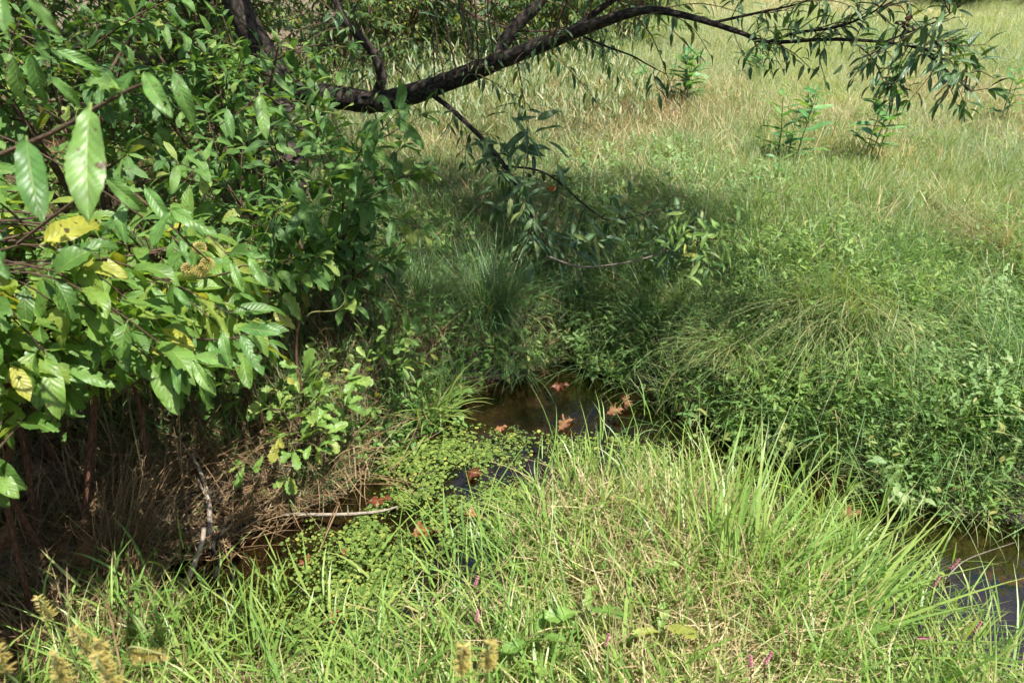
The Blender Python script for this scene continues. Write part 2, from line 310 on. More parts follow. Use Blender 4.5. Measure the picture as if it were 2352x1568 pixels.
xs = np.concatenate([-4.6 - np.cumsum(.05 * 1.12 ** np.arange(1, 52))[::-1], np.arange(-4.6, 4.61, .04), 4.6 + np.cumsum(.05 * 1.12 ** np.arange(1, 52))])
ys = np.concatenate([.3 - np.cumsum(.05 * 1.13 ** np.arange(1, 46))[::-1], np.arange(.3, 6.5, .04), 6.5 + np.cumsum(.05 * 1.11 ** np.arange(1, 56))])
gx, gy = np.meshgrid(xs, ys); gz = height(gx, gy)
nx, ny = len(xs), len(ys)
idx = np.arange(nx * ny).reshape(ny, nx)
F = np.stack([idx[:-1, :-1], idx[:-1, 1:], idx[1:, 1:], idx[1:, :-1]], -1).reshape(-1, 4)
me = bpy.data.meshes.new('ground'); me.from_pydata(np.stack([gx, gy, gz], -1).reshape(-1, 3).tolist(), [], F.tolist())
sdg = sdist(gx, gy)
cc = np.zeros((nx * ny, 4), np.float32); cc[:, 3] = 1
cc[:, 0] = (sstep(.05, .4, sdg) * .45 + .5 * sstep(3.2, 4.2, gy) * sstep(-.5, .5, gx)).ravel()
cc[:, 1] = (sstep(5.0, 8.0, gy) * sstep(-1.5, .5, gx + (gy - 6) * -.3 + 2.2)).ravel()
cc[:, 2] = sstep(.12, -.02, sdg).ravel()
me.attributes.new('col', 'FLOAT_COLOR', 'POINT').data.foreach_set('color', cc.ravel())
me.polygons.foreach_set('use_smooth', np.full(len(me.polygons), True)); me.materials.append(M['ground']); me.update()
tag(link('ground', me), kind='structure')

wx, wy = np.meshgrid(np.linspace(-1.3, 3.8, 90), np.linspace(.5, 2.7, 40)); widx = np.arange(wx.size).reshape(wx.shape)
WF = np.stack([widx[:-1, :-1], widx[:-1, 1:], widx[1:, 1:], widx[1:, :-1]], -1).reshape(-1, 4)
me = bpy.data.meshes.new('water'); me.from_pydata(np.stack([wx, wy, np.zeros_like(wx)], -1).reshape(-1, 3).tolist(), [], WF.tolist())
me.materials.append(M['water']); tag(link('water', me), kind='structure')

# ------------------------------------------------------------------ blades and tufts
def blade(mb, rng, base, az, L_, w, th0, droop, segs=4, twist=0.3, col=None, power=1.4, m=0, kink=0.0):
    r = rng.random() if col is None else col
    t = np.linspace(0, 1, segs + 1); th = th0 + droop * t ** power
    if kink: th = th + kink * (t > rng.uniform(.35, .7))
    dx = np.sin(th) / segs * L_; dz = np.cos(th) / segs * L_
    h = np.concatenate([[0], np.cumsum(dx[:-1])]); z = np.concatenate([[0], np.cumsum(dz[:-1])])
    a = az + twist * rng.uniform(-1, 1) * t
    cx = base[0] + np.cos(a) * h; cy = base[1] + np.sin(a) * h; cz = base[2] + z
    wd = w * .5 * np.clip(np.minimum(t * 5 + .55, 1) * (1 - t ** 2.2), .02, 1)
    tw = az + PI / 2 + twist * 2 * rng.uniform(-1, 1) * (t + .2)
    sx, sy = np.cos(tw) * wd, np.sin(tw) * wd
    V = np.empty((2 * segs + 1, 3)); UV = np.empty((2 * segs + 1, 2)); C = np.zeros((2 * segs + 1, 4))
    V[0:-1:2] = np.stack([cx - sx, cy - sy, cz], 1)[:-1]; V[1:-1:2] = np.stack([cx + sx, cy + sy, cz], 1)[:-1]; V[-1] = (cx[-1], cy[-1], cz[-1])
    UV[0:-1:2, 0] = 0; UV[1:-1:2, 0] = 1; UV[-1, 0] = .5; UV[0:-1:2, 1] = t[:-1]; UV[1:-1:2, 1] = t[:-1]; UV[-1, 1] = 1
    C[:, 0] = r; C[:, 1] = UV[:, 1]; C[:, 3] = 1
    Fc = [(2 * i, 2 * i + 1, 2 * i + 3, 2 * i + 2) for i in range(segs - 1)] + [(2 * segs - 2, 2 * segs - 1, 2 * segs)]
    mb.add(V, Fc, UV, C, m)
    return np.stack([cx, cy, cz], 1)
def disc(rng, r): a = rng.uniform(0, 2 * PI); q = r * math.sqrt(rng.random()); return np.array([q * math.cos(a), q * math.sin(a), 0.])

def tuft(rng, n, rad, L_, w, th=(.05, .5), droop=(.3, 1.2), segs=4, az=None, azs=PI, kink=0, flat=0.):
    mb = MB()
    for _ in range(n):
        a = rng.uniform(0, 2 * PI) if az is None else az + rng.normal(0, azs)
        b = disc(rng, rad); b[2] = rng.uniform(0, flat)
        blade(mb, rng, b, a, rng.uniform(*L_), rng.uniform(*w), rng.uniform(*th), rng.uniform(*droop), segs, kink=rng.uniform(-1, 1) * kink)
    return mb
def stemgrass(rng, n, rad, Ls=(.12, .26), Lb=(.07, .15), w=(.004, .008), az=None, azs=.6, lean=(.05, .7)):
    """upright jointed stems, each with blades leaving it at an angle"""
    mb = MB()
    for _ in range(n):
        a = rng.uniform(0, 2 * PI) if az is None else az + rng.normal(0, azs)
        L_ = rng.uniform(*Ls); c = rng.random()
        P = blade(mb, rng, disc(rng, rad), a, L_, .0026, rng.uniform(*lean), rng.uniform(0, .6), 4, twist=.1, col=c)
        k = rng.integers(3, 6); side = rng.uniform(0, 2 * PI)
        for j in range(k):
            t = .25 + .75 * j / (k - 1); q = t * 4; i = min(int(q), 3); p = P[i] * (1 - (q - i)) + P[i + 1] * (q - i)
            blade(mb, rng, p, side + PI * j + rng.uniform(-.6, .6), rng.uniform(*Lb), rng.uniform(*w), rng.uniform(.35, 1.25) * (1.1 - .5 * t), rng.uniform(.1, .9), 4, col=(c + rng.uniform(-.08, .08)) % 1)
    return mb
def small_leaf(mb, p, d, n, L_, W_, c, m=0, bend=.25, fold=.25):
    """eight-triangle leaf: p base, d direction, n up-hint"""
    d = d / (np.linalg.norm(d) + 1e-9); s = np.cross(d, n); s /= (np.linalg.norm(s) + 1e-9); u = np.cross(s, d)
    pts = []; UV = []
    for t, w in ((0, .06), (.3, .42), (.62, .40), (1, 0)):
        q = p + d * L_ * t - u * (bend * L_ * t * t)
        for sg in (-1, 0, 1):
            pts.append(q + s * (w * W_ * sg) + u * (abs(sg) * w * W_ * fold)); UV.append((.5 + .5 * sg, t))
    Fc = []
    for i in range(3):
        for j in range(2):
            a = i * 3 + j; Fc.append((a, a + 1, a + 4, a + 3))
    mb.add(np.array(pts), Fc, UV, np.array([c, .3, 0, 1.]), m)
def forb(rng, n, rad, hgt=(.08, .2), LL=(.022, .045), aspect=.34, lean=.5, nodes=(4, 7), pair=False):
    mb = MB()
    for _ in range(n):
        c = rng.random(); h_ = rng.uniform(*hgt); az = rng.uniform(0, 2 * PI)
        P = blade(mb, rng, disc(rng, rad), az, h_, .002, rng.uniform(0, lean), rng.uniform(0, .5), 4, twist=.1, col=.9)
        k = rng.integers(*nodes); side = rng.uniform(0, 6)
        for j in range(k):
            t = .3 + .7 * (j + 1) / k; q = t * 4 - 1e-6; i = min(int(q), 3); p = P[i] * (1 - (q - i)) + P[i + 1] * (q - i)
            for s2 in ((0, PI) if pair else (0,)):
                a2 = side + j * 2.4 + s2; el = rng.uniform(-.3, .7)
                d = np.array([math.cos(a2) * math.cos(el), math.sin(a2) * math.cos(el), math.sin(el)])
                l_ = rng.uniform(*LL); small_leaf(mb, p, d, np.array([rng.uniform(-.3, .3), rng.uniform(-.3, .3), 1.]), l_, l_ * aspect * 1.2, (c + rng.uniform(-.15, .15)) % 1, bend=rng.uniform(.1, .5))
    return mb
def panicle(rng, n=2):
    """fine flowering grass heads on hair-thin stalks"""
    mb = MB()
    for _ in range(n):
        az = rng.uniform(0, 2 * PI); P = blade(mb, rng, disc(rng, .03), az, rng.uniform(.28, .45), .0018, rng.uniform(.1, .6), rng.uniform(.2, .8), 6, twist=.1, col=.8)
        for j in range(14):
            t = .6 + .4 * j / 13; q = t * 6 - 1e-6; i = min(int(q), 5); p = P[i] * (1 - (q - i)) + P[i + 1] * (q - i)
            blade(mb, rng, p, az + rng.uniform(-2, 2), rng.uniform(.02, .05), .0016, rng.uniform(.2, 1.4), .3, 2, col=rng.uniform(.85, .98))
    return mb

PROTO = {}
def protos(key, mat, maker, n=6):
    c = bpy.data.collections.new('kinds_of_' + key)
    for i in range(n):
        o = bpy.data.objects.new('%s_%02d' % (key, i), maker(np.random.default_rng(hash_(key) + i * 7)).mesh(key, [mat] if not isinstance(mat, list) else mat)); c.objects.link(o)
    PROTO[key] = (c, n)
def hash_(s): return sum((i + 1) * ord(ch) for i, ch in enumerate(s)) * 31
def scatter(name, key, P, rot, scl, rng, label=None):
    """stuff: one object whose points each carry one tuft"""
    n = len(P); me = bpy.data.meshes.new(name); me.vertices.add(n); me.vertices.foreach_set('co', np.asarray(P, np.float32).ravel())
    me.attributes.new('rot', 'FLOAT_VECTOR', 'POINT').data.foreach_set('vector', np.asarray(rot, np.float32).ravel())
    me.attributes.new('scl', 'FLOAT', 'POINT').data.foreach_set('value', np.asarray(scl, np.float32))
    me.attributes.new('idx', 'INT', 'POINT').data.foreach_set('value', rng.integers(0, PROTO[key][1], n).astype(np.int32))
    o = link(name, me); g = bpy.data.node_groups.new('scatter_' + name, 'GeometryNodeTree')
    g.interface.new_socket('Geometry', in_out='INPUT', socket_type='NodeSocketGeometry'); g.interface.new_socket('Geometry', in_out='OUTPUT', socket_type='NodeSocketGeometry')
    N, L = g.nodes, g.links; gi, go = N.new('NodeGroupInput'), N.new('NodeGroupOutput')
    ip = N.new('GeometryNodeInstanceOnPoints'); ci = N.new('GeometryNodeCollectionInfo'); ci.inputs[0].default_value = PROTO[key][0]
    ci.inputs['Separate Children'].default_value = True; ci.inputs['Reset Children'].default_value = True
    def na(nm, ty):
        q = N.new('GeometryNodeInputNamedAttribute'); q.data_type = ty; q.inputs['Name'].default_value = nm; return [s for s in q.outputs if s.enabled and s.name == 'Attribute'][0]
    L.new(gi.outputs[0], ip.inputs['Points']); L.new(ci.outputs[0], ip.inputs['Instance']); ip.inputs['Pick Instance'].default_value = True
    L.new(na('idx', 'INT'), ip.inputs['Instance Index'])
    e = N.new('FunctionNodeEulerToRotation'); L.new(na('rot', 'FLOAT_VECTOR'), e.inputs[0]); L.new(e.outputs[0], ip.inputs['Rotation'])
    L.new(na('scl', 'FLOAT'), ip.inputs['Scale']); L.new(ip.outputs[0], go.inputs[0])
    o.modifiers.new('scatter', 'NODES').node_group = g
    if label: o['label'] = label
    return tag(o, cat=name.replace('_', ' ').split()[-1] if label else None, kind='stuff')
def spread(name, key, rng, box, n, dens, scale=(.8, 1.2), sink=.005, tilt=.15, falloff=0, label=None, spin=True, lift=None, yaw=None):
    """sample ground spots in box = (x0, x1, y0, y1), keep by dens(x, y) in 0..1; far spots thin out and grow coarser"""
    if falloff:
        y0, y1 = box[2], box[3]; q = rng.random(n); yy = (y0 ** (1 - falloff) + q * (y1 ** (1 - falloff) - y0 ** (1 - falloff))) ** (1 / (1 - falloff))
        xx = rng.uniform(-1, 1, n) * (.95 * yy + .4)
    else:
        xx = rng.uniform(box[0], box[1], n); yy = rng.uniform(box[2], box[3], n)
    k = rng.random(n) < dens(xx, yy); xx, yy = xx[k], yy[k]
    zz = height(xx, yy) - sink if lift is None else np.full(xx.shape, lift) + rng.uniform(0, .003, xx.shape)
    m = len(xx); rot = np.zeros((m, 3)); rot[:, 0] = rng.normal(0, tilt, m); rot[:, 1] = rng.normal(0, tilt, m)
    rot[:, 2] = rng.uniform(0, 2 * PI, m) if yaw is None else yaw + rng.normal(0, .35, m)
    sc_ = rng.uniform(*scale, m) * (1 if not falloff else np.clip((yy / 4.0) ** .2, .85, 1.35))
    return scatter(name, key, np.stack([xx, yy, zz], 1), rot, sc_, rng, label)

protos('near_grass', M['grass'], lambda r: stemgrass(r, 5, .05, Ls=(.06, .18), Lb=(.05, .13), w=(.003, .0072), lean=(.1, 1.1)))
protos('near_grass_leaning', M['grass'], lambda r: stemgrass(r, 6, .04, Ls=(.14, .30), Lb=(.08, .18), w=(.003, .007), az=.9, azs=.4, lean=(.5, 1.2)))
protos('fine_grass', M['grass'], lambda r: tuft(r, 22, .055, (.04, .13), (.0016, .0035), (.0, .9), (.2, 1.4), 4))
protos('cool_tuft', M['grass_cool'], lambda r: tuft(r, 24, .05, (.08, .2), (.002, .0045), (.0, .8), (.3, 1.5), 4))
protos('straw_mat', M['straw'], lambda r: tuft(r, 18, .07, (.06, .2), (.0015, .0042), (.5, 1.6), (-.3, .9), 5, kink=.9, flat=.09))
protos('brown_mat', M['litter_straw'], lambda r: tuft(r, 20, .08, (.07, .22), (.0015, .004), (.8, 1.6), (-.2, .6), 4, kink=.6, flat=.03))
protos('meadow_tuft', M['meadow'], lambda r: tuft(r, 34, .10, (.06, .20), (.0022, .0045), (.0, 1.0), (.1, 1.3), 3, kink=.5))
protos('meadow_flat', M['meadow'], lambda r: tuft(r, 30, .11, (.10, .26), (.002, .0045), (.8, 1.5), (-.2, .7), 4, kink=.7, flat=.07))
protos('stilt_grass', M['pale_grass'], lambda r: stemgrass(r, 6, .07, Ls=(.25, .5), Lb=(.07, .13), w=(.009, .015), lean=(0, .4)))
protos('weed_patch', M['weed'], lambda r: forb(r, 7, .07, (.05, .17), (.012, .030), .30, .7))
protos('weed_tall', M['weed'], lambda r: forb(r, 5, .07, (.12, .26), (.02, .042), .32, .6, (5, 9)))
protos('low_weed', M['weed'], lambda r: forb(r, 8, .08, (.03, .08), (.015, .03), .55, .8, (3, 5)))
protos('panicle_grass', M['rush'], lambda r: panicle(r, 2))
def cress(r):
    mb = MB()
    for _ in range(22):
        c = disc(r, .035); q = .0015 + .0045 * r.random() ** 2; k = 7; a0 = r.uniform(0, 6); tx, ty = r.normal(0, .12, 2)
        V = [(c[0], c[1], c[2] + .002)] + [(c[0] + q * math.cos(a0 + i * 2 * PI / k) * (.5 if i == 0 else 1), c[1] + q * math.sin(a0 + i * 2 * PI / k) * (.5 if i == 0 else 1),
             .002 + tx * q * math.cos(a0 + i * 2 * PI / k) + ty * q * math.sin(a0 + i * 2 * PI / k)) for i in range(k)]
        mb.add(V, [(0, i + 1, (i + 1) % k + 1) for i in range(k)], None, np.array([r.random(), .3, 0, 1]))
    return mb
protos('cress', M['float'], cress, 8)

rng = np.random.default_rng(11)
land = lambda x, y, m=.0: sdist(x, y) > m
protos('broad_grass', M['grass'], lambda r: stemgrass(r, 3, .05, Ls=(.06, .2), Lb=(.09, .19), w=(.0055, .0095), lean=(.2, 1.2)))
def d_near(x, y):
    s = sdist(x, y); w = near_side(x, y) * np.where(s < 0, np.where(x < -.35, .30, .22) * (s > np.where(x < -.35, -.30, -.20)), .55 + .45 * sstep(0, .2, s))
    lft = sstep(-1.05, -.75, x + (1.1 - y) * .7)            # the muddy, leaf-strewn corner on the left stays bare
    w = w * (1 - .72 * sstep(-.62, -.45, x) * sstep(.16, -.02, x) * sstep(.86, 1.0, y))
    w = w * (1 - .55 * sstep(.62, .8, x) * sstep(.35, .0, s))
    return w * np.clip(lft + .06, 0, 1) * (.55 + .45 * (fnoise(x, y, 4, 3) > .42))
spread('near_grass', 'near_grass', rng, (-1.9, 2.1, .35, 1.9), 3300, lambda x, y: d_near(x, y) * np.where(x < .1, 1, .75), (.7, 1.15), label='bright green jointed grass covering the near bank of the stream')
spread('leaning_grass', 'near_grass_leaning', rng, (.2, 1.0, .4, 1.55), 130, lambda x, y: d_near(x, y) * .9, (.8, 1.1), yaw=0, label='long grass leaning out over the water at the lower right')
spread('fine_near_grass', 'fine_grass', rng, (-1.9, 2.2, .35, 1.75), 3800, lambda x, y: d_near(x, y) * (sdist(x, y) > 0) * (.55 + .45 * (fnoise(x, y, 3, 8) > .5)), (.8, 1.3), label='fine short green grass under the taller stems on the near bank')
spread('near_straw', 'straw_mat', rng, (-1.9, 2.2, .35, 1.7), 7600, lambda x, y: (near_side(x, y) & land(x, y)) * sstep(-.9, -.5, x) * np.clip(.14 + 1.1 * sstep(.38, .58, fnoise(x, y, 2.6, 12)) * sstep(.05, .45, x), 0, 1), (.7, 1.2), tilt=.3, label='matted pale dry straw among the grass of the near bank')
spread('brown_stalks', 'brown_mat', rng, (-2.6, -.2, .6, 2.6), 3400, lambda x, y: land(x, y, -.02) * np.where(near_side(x, y), .45, .8) * sstep(-.25, -.7, x), (.8, 1.4), label='flattened brown dead stalks under the bush on the left')
protos('long_blade', M['grass'], lambda r: tuft(r, 4, .05, (.20, .42), (.003, .0065), (.2, 1.1), (.2, 1.5), 7))
spread('long_blades', 'long_blade', rng, (-1.3, 1.5, .5, 1.75), 620, lambda x, y: near_side(x, y) * (sdist(x, y) > -.06) * sstep(-1.2, -.9, x), (.7, 1.1), label='loose long arching blades rising above the near-bank grass')
spread('broad_grass', 'broad_grass', rng, (-1.5, .35, .5, 1.5), 420, lambda x, y: near_side(x, y) * (sdist(x, y) > -.30) * sstep(-1.2, -.85, x) * (1 - .75 * sstep(-.62, -.45, x) * sstep(.9, 1.02, y)), (.7, 1.1), label='broad flat bright blades sprawling over the mud at the lower left')
spread('reaching_grass', 'near_grass_leaning', rng, (.1, 1.6, .6, 1.6), 200, lambda x, y: near_side(x, y) * (sdist(x, y) > -.2) * (sdist(x, y) < .1), (.7, 1.15), yaw=-.1, label='scattered long stems reaching across the right-hand water')
protos('dead_stem', M['litter_straw'], lambda r: tuft(r, 5, .05, (.18, .42), (.0022, .004), (.0, .9), (-.2, .8), 5, kink=.7))
spread('dead_stems', 'dead_stem', rng, (-2.4, -.35, .95, 2.4), 420, lambda x, y: (sdist(x, y) > .0) * .9, (.7, 1.2), label='thin dead stems standing and leaning in the dark tangle at the left')
spread('mud_grass', 'cool_tuft', rng, (-2.6, -.35, .95, 2.6), 420, lambda x, y: (sdist(x, y) > .02) * .7, (.5, .9), label='thin green grass coming up through the dark litter at the left')
# far bank and ground under the tree
farbank = lambda x, y, m=-.02: (~near_side(x, y)) & (sdist(x, y) > m)
spread('bank_weeds', 'weed_patch', rng, (-1.0, 3.6, 1.4, 4.4), 3700, lambda x, y: farbank(x, y) * np.clip(sstep(.2, .9, x + .3 * (y - 2)) * .8 + .25, 0, 1) * sstep(4.3, 3.0, y), (.7, 1.25), label='dense low leafy weeds over the far bank on the right')
spread('tall_weeds', 'weed_tall', rng, (.3, 3.4, 1.5, 3.4), 620, lambda x, y: farbank(x, y) * sstep(.5, 1.1, x) * (fnoise(x, y, 2.5, 33) > .45), (.7, 1.1), label='taller leafy weeds overhanging the water on the right bank')
protos('arching_grass', M['rush'], lambda r: tuft(r, 11, .04, (.14, .34), (.0016, .0034), (.2, 1.1), (.5, 1.9), 6))
protos('mint_patch', M['weed2'], lambda r: forb(r, 5, .06, (.06, .2), (.016, .034), .5, .6, (4, 7), True))
spread('edge_weeds', 'weed_tall', rng, (.3, 3.6, 1.2, 2.6), 650, lambda x, y: farbank(x, y, -.07) * (sdist(x, y) < .28), (.6, 1.0), label='leafy weeds leaning over the water line of the right bank')
protos('arching_green', M['grass_cool'], lambda r: tuft(r, 12, .04, (.16, .40), (.0018, .0045), (.2, 1.2), (.4, 1.9), 7, -1.9, 1.3))
spread('drooping_grass', 'arching_green', rng, (.0, 3.6, 1.3, 4.0), 2300, lambda x, y: farbank(x, y, -.07) * sstep(.1, .5, x) * (.3 + .7 * (fnoise(x, y, 2.1, 23) > .42)), (.7, 1.25), yaw=0, label='long green grass drooping down the right bank towards the water')
spread('arching_grass', 'arching_grass', rng, (.1, 3.6, 1.4, 4.2), 2200, lambda x, y: farbank(x, y, -.05) * sstep(.2, .7, x) * (.35 + .65 * (fnoise(x, y, 1.6, 29) > .45)), (.7, 1.2), label='long fine arching grass through the weeds of the right bank')
spread('round_leaved_weeds', 'mint_patch', rng, (.3, 3.6, 1.4, 4.6), 3200, lambda x, y: farbank(x, y, -.06) * sstep(.5, .62, fnoise(x, y, 1.7, 37)), (.7, 1.2), label='patches of paler round-leaved weeds on the right bank')
spread('bank_grass', 'cool_tuft', rng, (-1.6, 3.6, 1.6, 5.0), 5600, lambda x, y: farbank(x, y) * .9 * (.35 + .65 * (fnoise(x, y, 1.8, 41) > .45)), (.7, 1.4), label='grass mixed through the weeds on the far bank')
spread('bank_fine_grass', 'fine_grass', rng, (-1.0, 3.8, 1.6, 5.4), 11000, lambda x, y: farbank(x, y) * sstep(.0, 1.2, x) * (.3 + .7 * (fnoise(x, y, 1.5, 47) > .5)), (.7, 1.3), label='light green fine grass on the sunny right bank')
spread('flowering_grass', 'panicle_grass', rng, (.0, 3.2, 1.6, 4.2), 260, lambda x, y: farbank(x, y) * .8, (.6, 1.0), label='hair-thin flowering grass heads over the far bank')
spread('bank_straw', 'straw_mat', rng, (-.8, 5.0, 2.3, 7.0), 6500, lambda x, y: farbank(x, y) * sstep(2.9, 4.2, y + .25 * x) * (.25 + .75 * (fnoise(x, y, 1.3, 55) > .5)), (.8, 1.4), tilt=.3, label='pale dry thatch lying on the sunny ground beyond the bank')
spread('shade_weeds', 'low_weed', rng, (-2.6, 1.2, 1.8, 5.5), 3600, lambda x, y: farbank(x, y) * (.35 + .65 * (fnoise(x, y, 1.6, 61) > .48)), (.8, 1.6), label='low broad-leaved weeds on the shaded ground under the tree')
spread('shade_litter', 'brown_mat', rng, (-3.2, 1.5, 2.2, 8.0), 3400, lambda x, y: farbank(x, y) * .8, (.9, 1.6), label='brown stalk litter on the shaded ground')
spread('stilt_grass', 'stilt_grass', rng, (-1.9, 1.2, 4.6, 7.8), 620, lambda x, y: (fnoise(x, y, .8, 71) > .40) * sstep(1.6, .5, x - (y - 5) * .12) * .8, (.7, 1.1), label='broad-bladed sunlit grass standing under the leaning limb')
# meadow
bare = lambda x, y: sstep(1.0, .35, np.hypot(x - .75, (y - 5.7) * .7)) * .75
mead = lambda x, y: (1 - bare(x, y)) * sstep(3.0, 4.4, y + .45 * x - .2) * sstep(-1.4, -.2, x - (y - 7) * .18)
spread('meadow_grass', 'meadow_tuft', rng, (0, 0, 3.0, 45), 36000, lambda x, y: mead(x, y) * (.45 + .55 * (fnoise(x, y, .9, 81) > .42)), (.7, 1.3), falloff=1.35, label='tall thin meadow grass running back to the far thicket')
spread('meadow_thatch', 'meadow_flat', rng, (0, 0, 3.0, 30), 15000, lambda x, y: mead(x, y) * (.4 + .6 * (fnoise(x, y, .8, 91) > .5)), (.7, 1.3), falloff=1.5, label='flattened pale grass between the meadow tufts')
spread('meadow_weeds', 'weed_patch', rng, (0, 0, 3.4, 14), 3400, lambda x, y: mead(x, y) * (fnoise(x, y, .8, 95) > .55), (.8, 1.5), falloff=1.4, label='small green weeds scattered through the meadow')
spread('far_dry_grass', 'straw_mat', rng, (0, 0, 10, 45), 5000, lambda x, y: mead(x, y) * sstep(11.5, 15, y + .35 * np.abs(x - .35 * y)) * sstep(.62, .5, x / y) * .9, (1.0, 1.9), falloff=1.01, label='band of bleached dry grass at the far end of the meadow')
def spots(x, y):
    d = 0
    for cx, cy, r in ((.75, 5.6, .9), (.45, 4.6, .45), (2.35, 4.35, .35), (2.8, 4.2, .3), (1.5, 3.9, .2), (-.2, 5.3, .5)): d = np.maximum(d, sstep(r, r * .4, np.hypot(x - cx, (y - cy) * .8)))
    return d
spread('dead_weeds', 'brown_mat', rng, (-.8, 3.4, 3.4, 6.8), 6500, lambda x, y: farbank(x, y) * spots(x, y) * .9, (.8, 1.2), label='reddish brown dead weeds lying in patches on the bank')
spread('dark_tufts', 'cool_tuft', rng, (0, 0, 3.4, 20), 8500, lambda x, y: mead(x, y) * sstep(.52, .62, fnoise(x, y, .7, 131)), (.9, 1.6), falloff=1.4, label='bluish darker grass clumps through the meadow')
# on the water
spread('floating_cress', 'cress', rng, (-.9, 1.5, .85, 2.3), 8500, lambda x, y: (sdist(x, y) < -.01) * sstep(.38, .60, fnoise(x, y, 6, 101)) * sstep(2.0, 1.8, y + .1 * x) * sstep(1.2, .6, x) * .95 * sstep(-.75, -.4, x), (.5, 1.5), tilt=.03, lift=.003, label='small round-leaved water plants floating on the pool')
# ------------------------------------------------------------------ leaves, stems, shrubs
def p_ell(t): return (t ** .62) * ((1 - t) ** .72) * 2.35 / 1.0 * .66
def p_lance(t): return (t ** .55) * ((1 - t) ** .95) * 2.0 * .80
def p_obov(t): return np.clip(t ** 1.1 * (1 - t) ** .5 * 2.3, 0, 1) + .03 * (1 - t)
def p_oak(t):
    env = np.sin(PI * np.clip(t, 0, 1) ** .8) ** .7
    return env * (.30 + .70 * np.abs(np.cos(PI * (t * 3.6 + .1))) ** .8)
def leaf_mesh(name, mats, rng, L_, W_, rows=10, cols=3, prof=p_ell, droop=.9, th0=.0, fold=.25, wave=.04, corr=.0, chew=0, teeth=0., nteeth=6, petiole=.08, sweep=0., curl=0., tint=None):
    """leaf along +Y from the foot of its stalk, upper face +Z; returns (mesh, chord)"""
    mb = MB(); c = rng.random() if tint is None else tint
    pl = petiole * L_; t = np.linspace(0, 1, rows + 1); th = -th0 - droop * t ** 1.2
    y = pl + np.concatenate([[0], np.cumsum(np.cos(th[:-1]) / rows * L_)]); z = np.concatenate([[0], np.cumsum(np.sin(th[:-1]) / rows * L_)])
    hw = W_ / 2 * np.clip(prof(t), .015, 2); ph = rng.uniform(0, 6, 2); V = []; UV = []; flat = []
    for i in range(rows + 1):
        h = hw[i] * (1 + teeth * (((t[i] * nteeth) % 1) - .5)) if 0 < i < rows else hw[i]
        for j in range(-cols, cols + 1):
            s = j / cols; a = abs(s)
            zz = a * h * fold + wave * W_ * a * a * math.sin(ph[0 if s < 0 else 1] + t[i] * 9) + corr * W_ * a * (1 - a * .4) * math.sin(2 * PI * (t[i] * 9 - a * 1.7)) - curl * h * a * a
            yy = y[i] + sweep * a * h
            V.append((s * h, yy - math.sin(th[i]) * zz, z[i] + math.cos(th[i]) * zz)); UV.append((.5 + .5 * s, t[i])); flat.append((s * h, t[i] * L_))
    n = 2 * cols + 1; flat = np.array(flat)
    Fc = [(i * n + j, i * n + j + 1, (i + 1) * n + j + 1, (i + 1) * n + j) for i in range(rows) for j in range(n - 1)]
    bites = []
    for _ in range(chew):
        tt = rng.uniform(.3, .97); edge = rng.random() < .7; s = rng.choice([-1, 1]) * (rng.uniform(.85, 1.1) if edge else rng.uniform(.15, .7))
        bites.append((s * W_ / 2 * float(prof(np.array(tt))), tt * L_, W_ * (rng.uniform(.10, .24) if edge else rng.uniform(.03, .07))))
    if bites:
        ctr = np.array([flat[list(f)].mean(0) for f in Fc])
        keep = np.ones(len(Fc), bool)
        for bx, by, br in bites: keep &= (ctr[:, 0] - bx) ** 2 + (ctr[:, 1] - by) ** 2 > br * br
        Fc = [f for f, k in zip(Fc, keep) if k]
    mb.add(V, Fc, UV, np.array([c, .3, 0, 1.]))
    if petiole > 0:
        q = W_ * .022 + .0006
        mb.add([(-q, 0, 0), (q, 0, 0), (0, 0, -q * 1.6), (-q, pl * 1.05, 0), (q, pl * 1.05, 0), (0, pl * 1.05, -q * 1.6)], [(0, 1, 4, 3), (1, 2, 5, 4), (2, 0, 3, 5)], [(.5, .5)] * 6, np.array([c, .3, 0, 1.]))
    return mb.mesh(name, mats), Vector((0, y[-1], z[-1]))
class LeafKind:
    def __init__(s, variants): s.v = variants; s.cache = {}
    def arrays(s, k):
        if k not in s.cache:
            me = s.v[k][0]; n = len(me.vertices); co = np.empty(n * 3); me.vertices.foreach_get('co', co)
            uvp = np.zeros((n, 2)); vi = np.empty(len(me.loops), np.int32); me.loops.foreach_get('vertex_index', vi)
            uv = np.empty(len(me.loops) * 2); me.uv_layers[0].data.foreach_get('uv', uv); uvp[vi] = uv.reshape(-1, 2)
            s.cache[k] = (co.reshape(-1, 3), uvp, [tuple(p.vertices) for p in me.polygons])
        return s.cache[k]
def leaf_matrix(p, d, n, chord):
    """leaf foot at p, tip at p + d, upper face towards n"""
    d = Vector(d); n = Vector(n); L_ = d.length; e = d.normalized(); sx = e.cross(n)
    if sx.length < 1e-5: sx = e.cross(Vector((1, 0, 0.1)))
    sx.normalize(); nz = sx.cross(e)
    lc = chord.length; le = chord / lc; ln = Vector((1, 0, 0)).cross(le)
    A = Matrix((Vector((1, 0, 0)), le, ln)).transposed(); B = Matrix((sx, e, nz)).transposed()
    return Matrix.Translation(Vector(p)) @ ((B @ A.transposed()) * (L_ / lc)).to_4x4()
def in_view(p, m=.06):
    q = Vector(p) - Vector((0, 0, H)); D = q.y * CP - q.z * SP
    if D < .15: return 0
    X = q.x / D / (1176 / 1568); Y = (q.y * SP + q.z * CP) / D / .5
    return 1 / D if abs(X) < 1 + m and abs(Y) < 1 + m else .01 / D
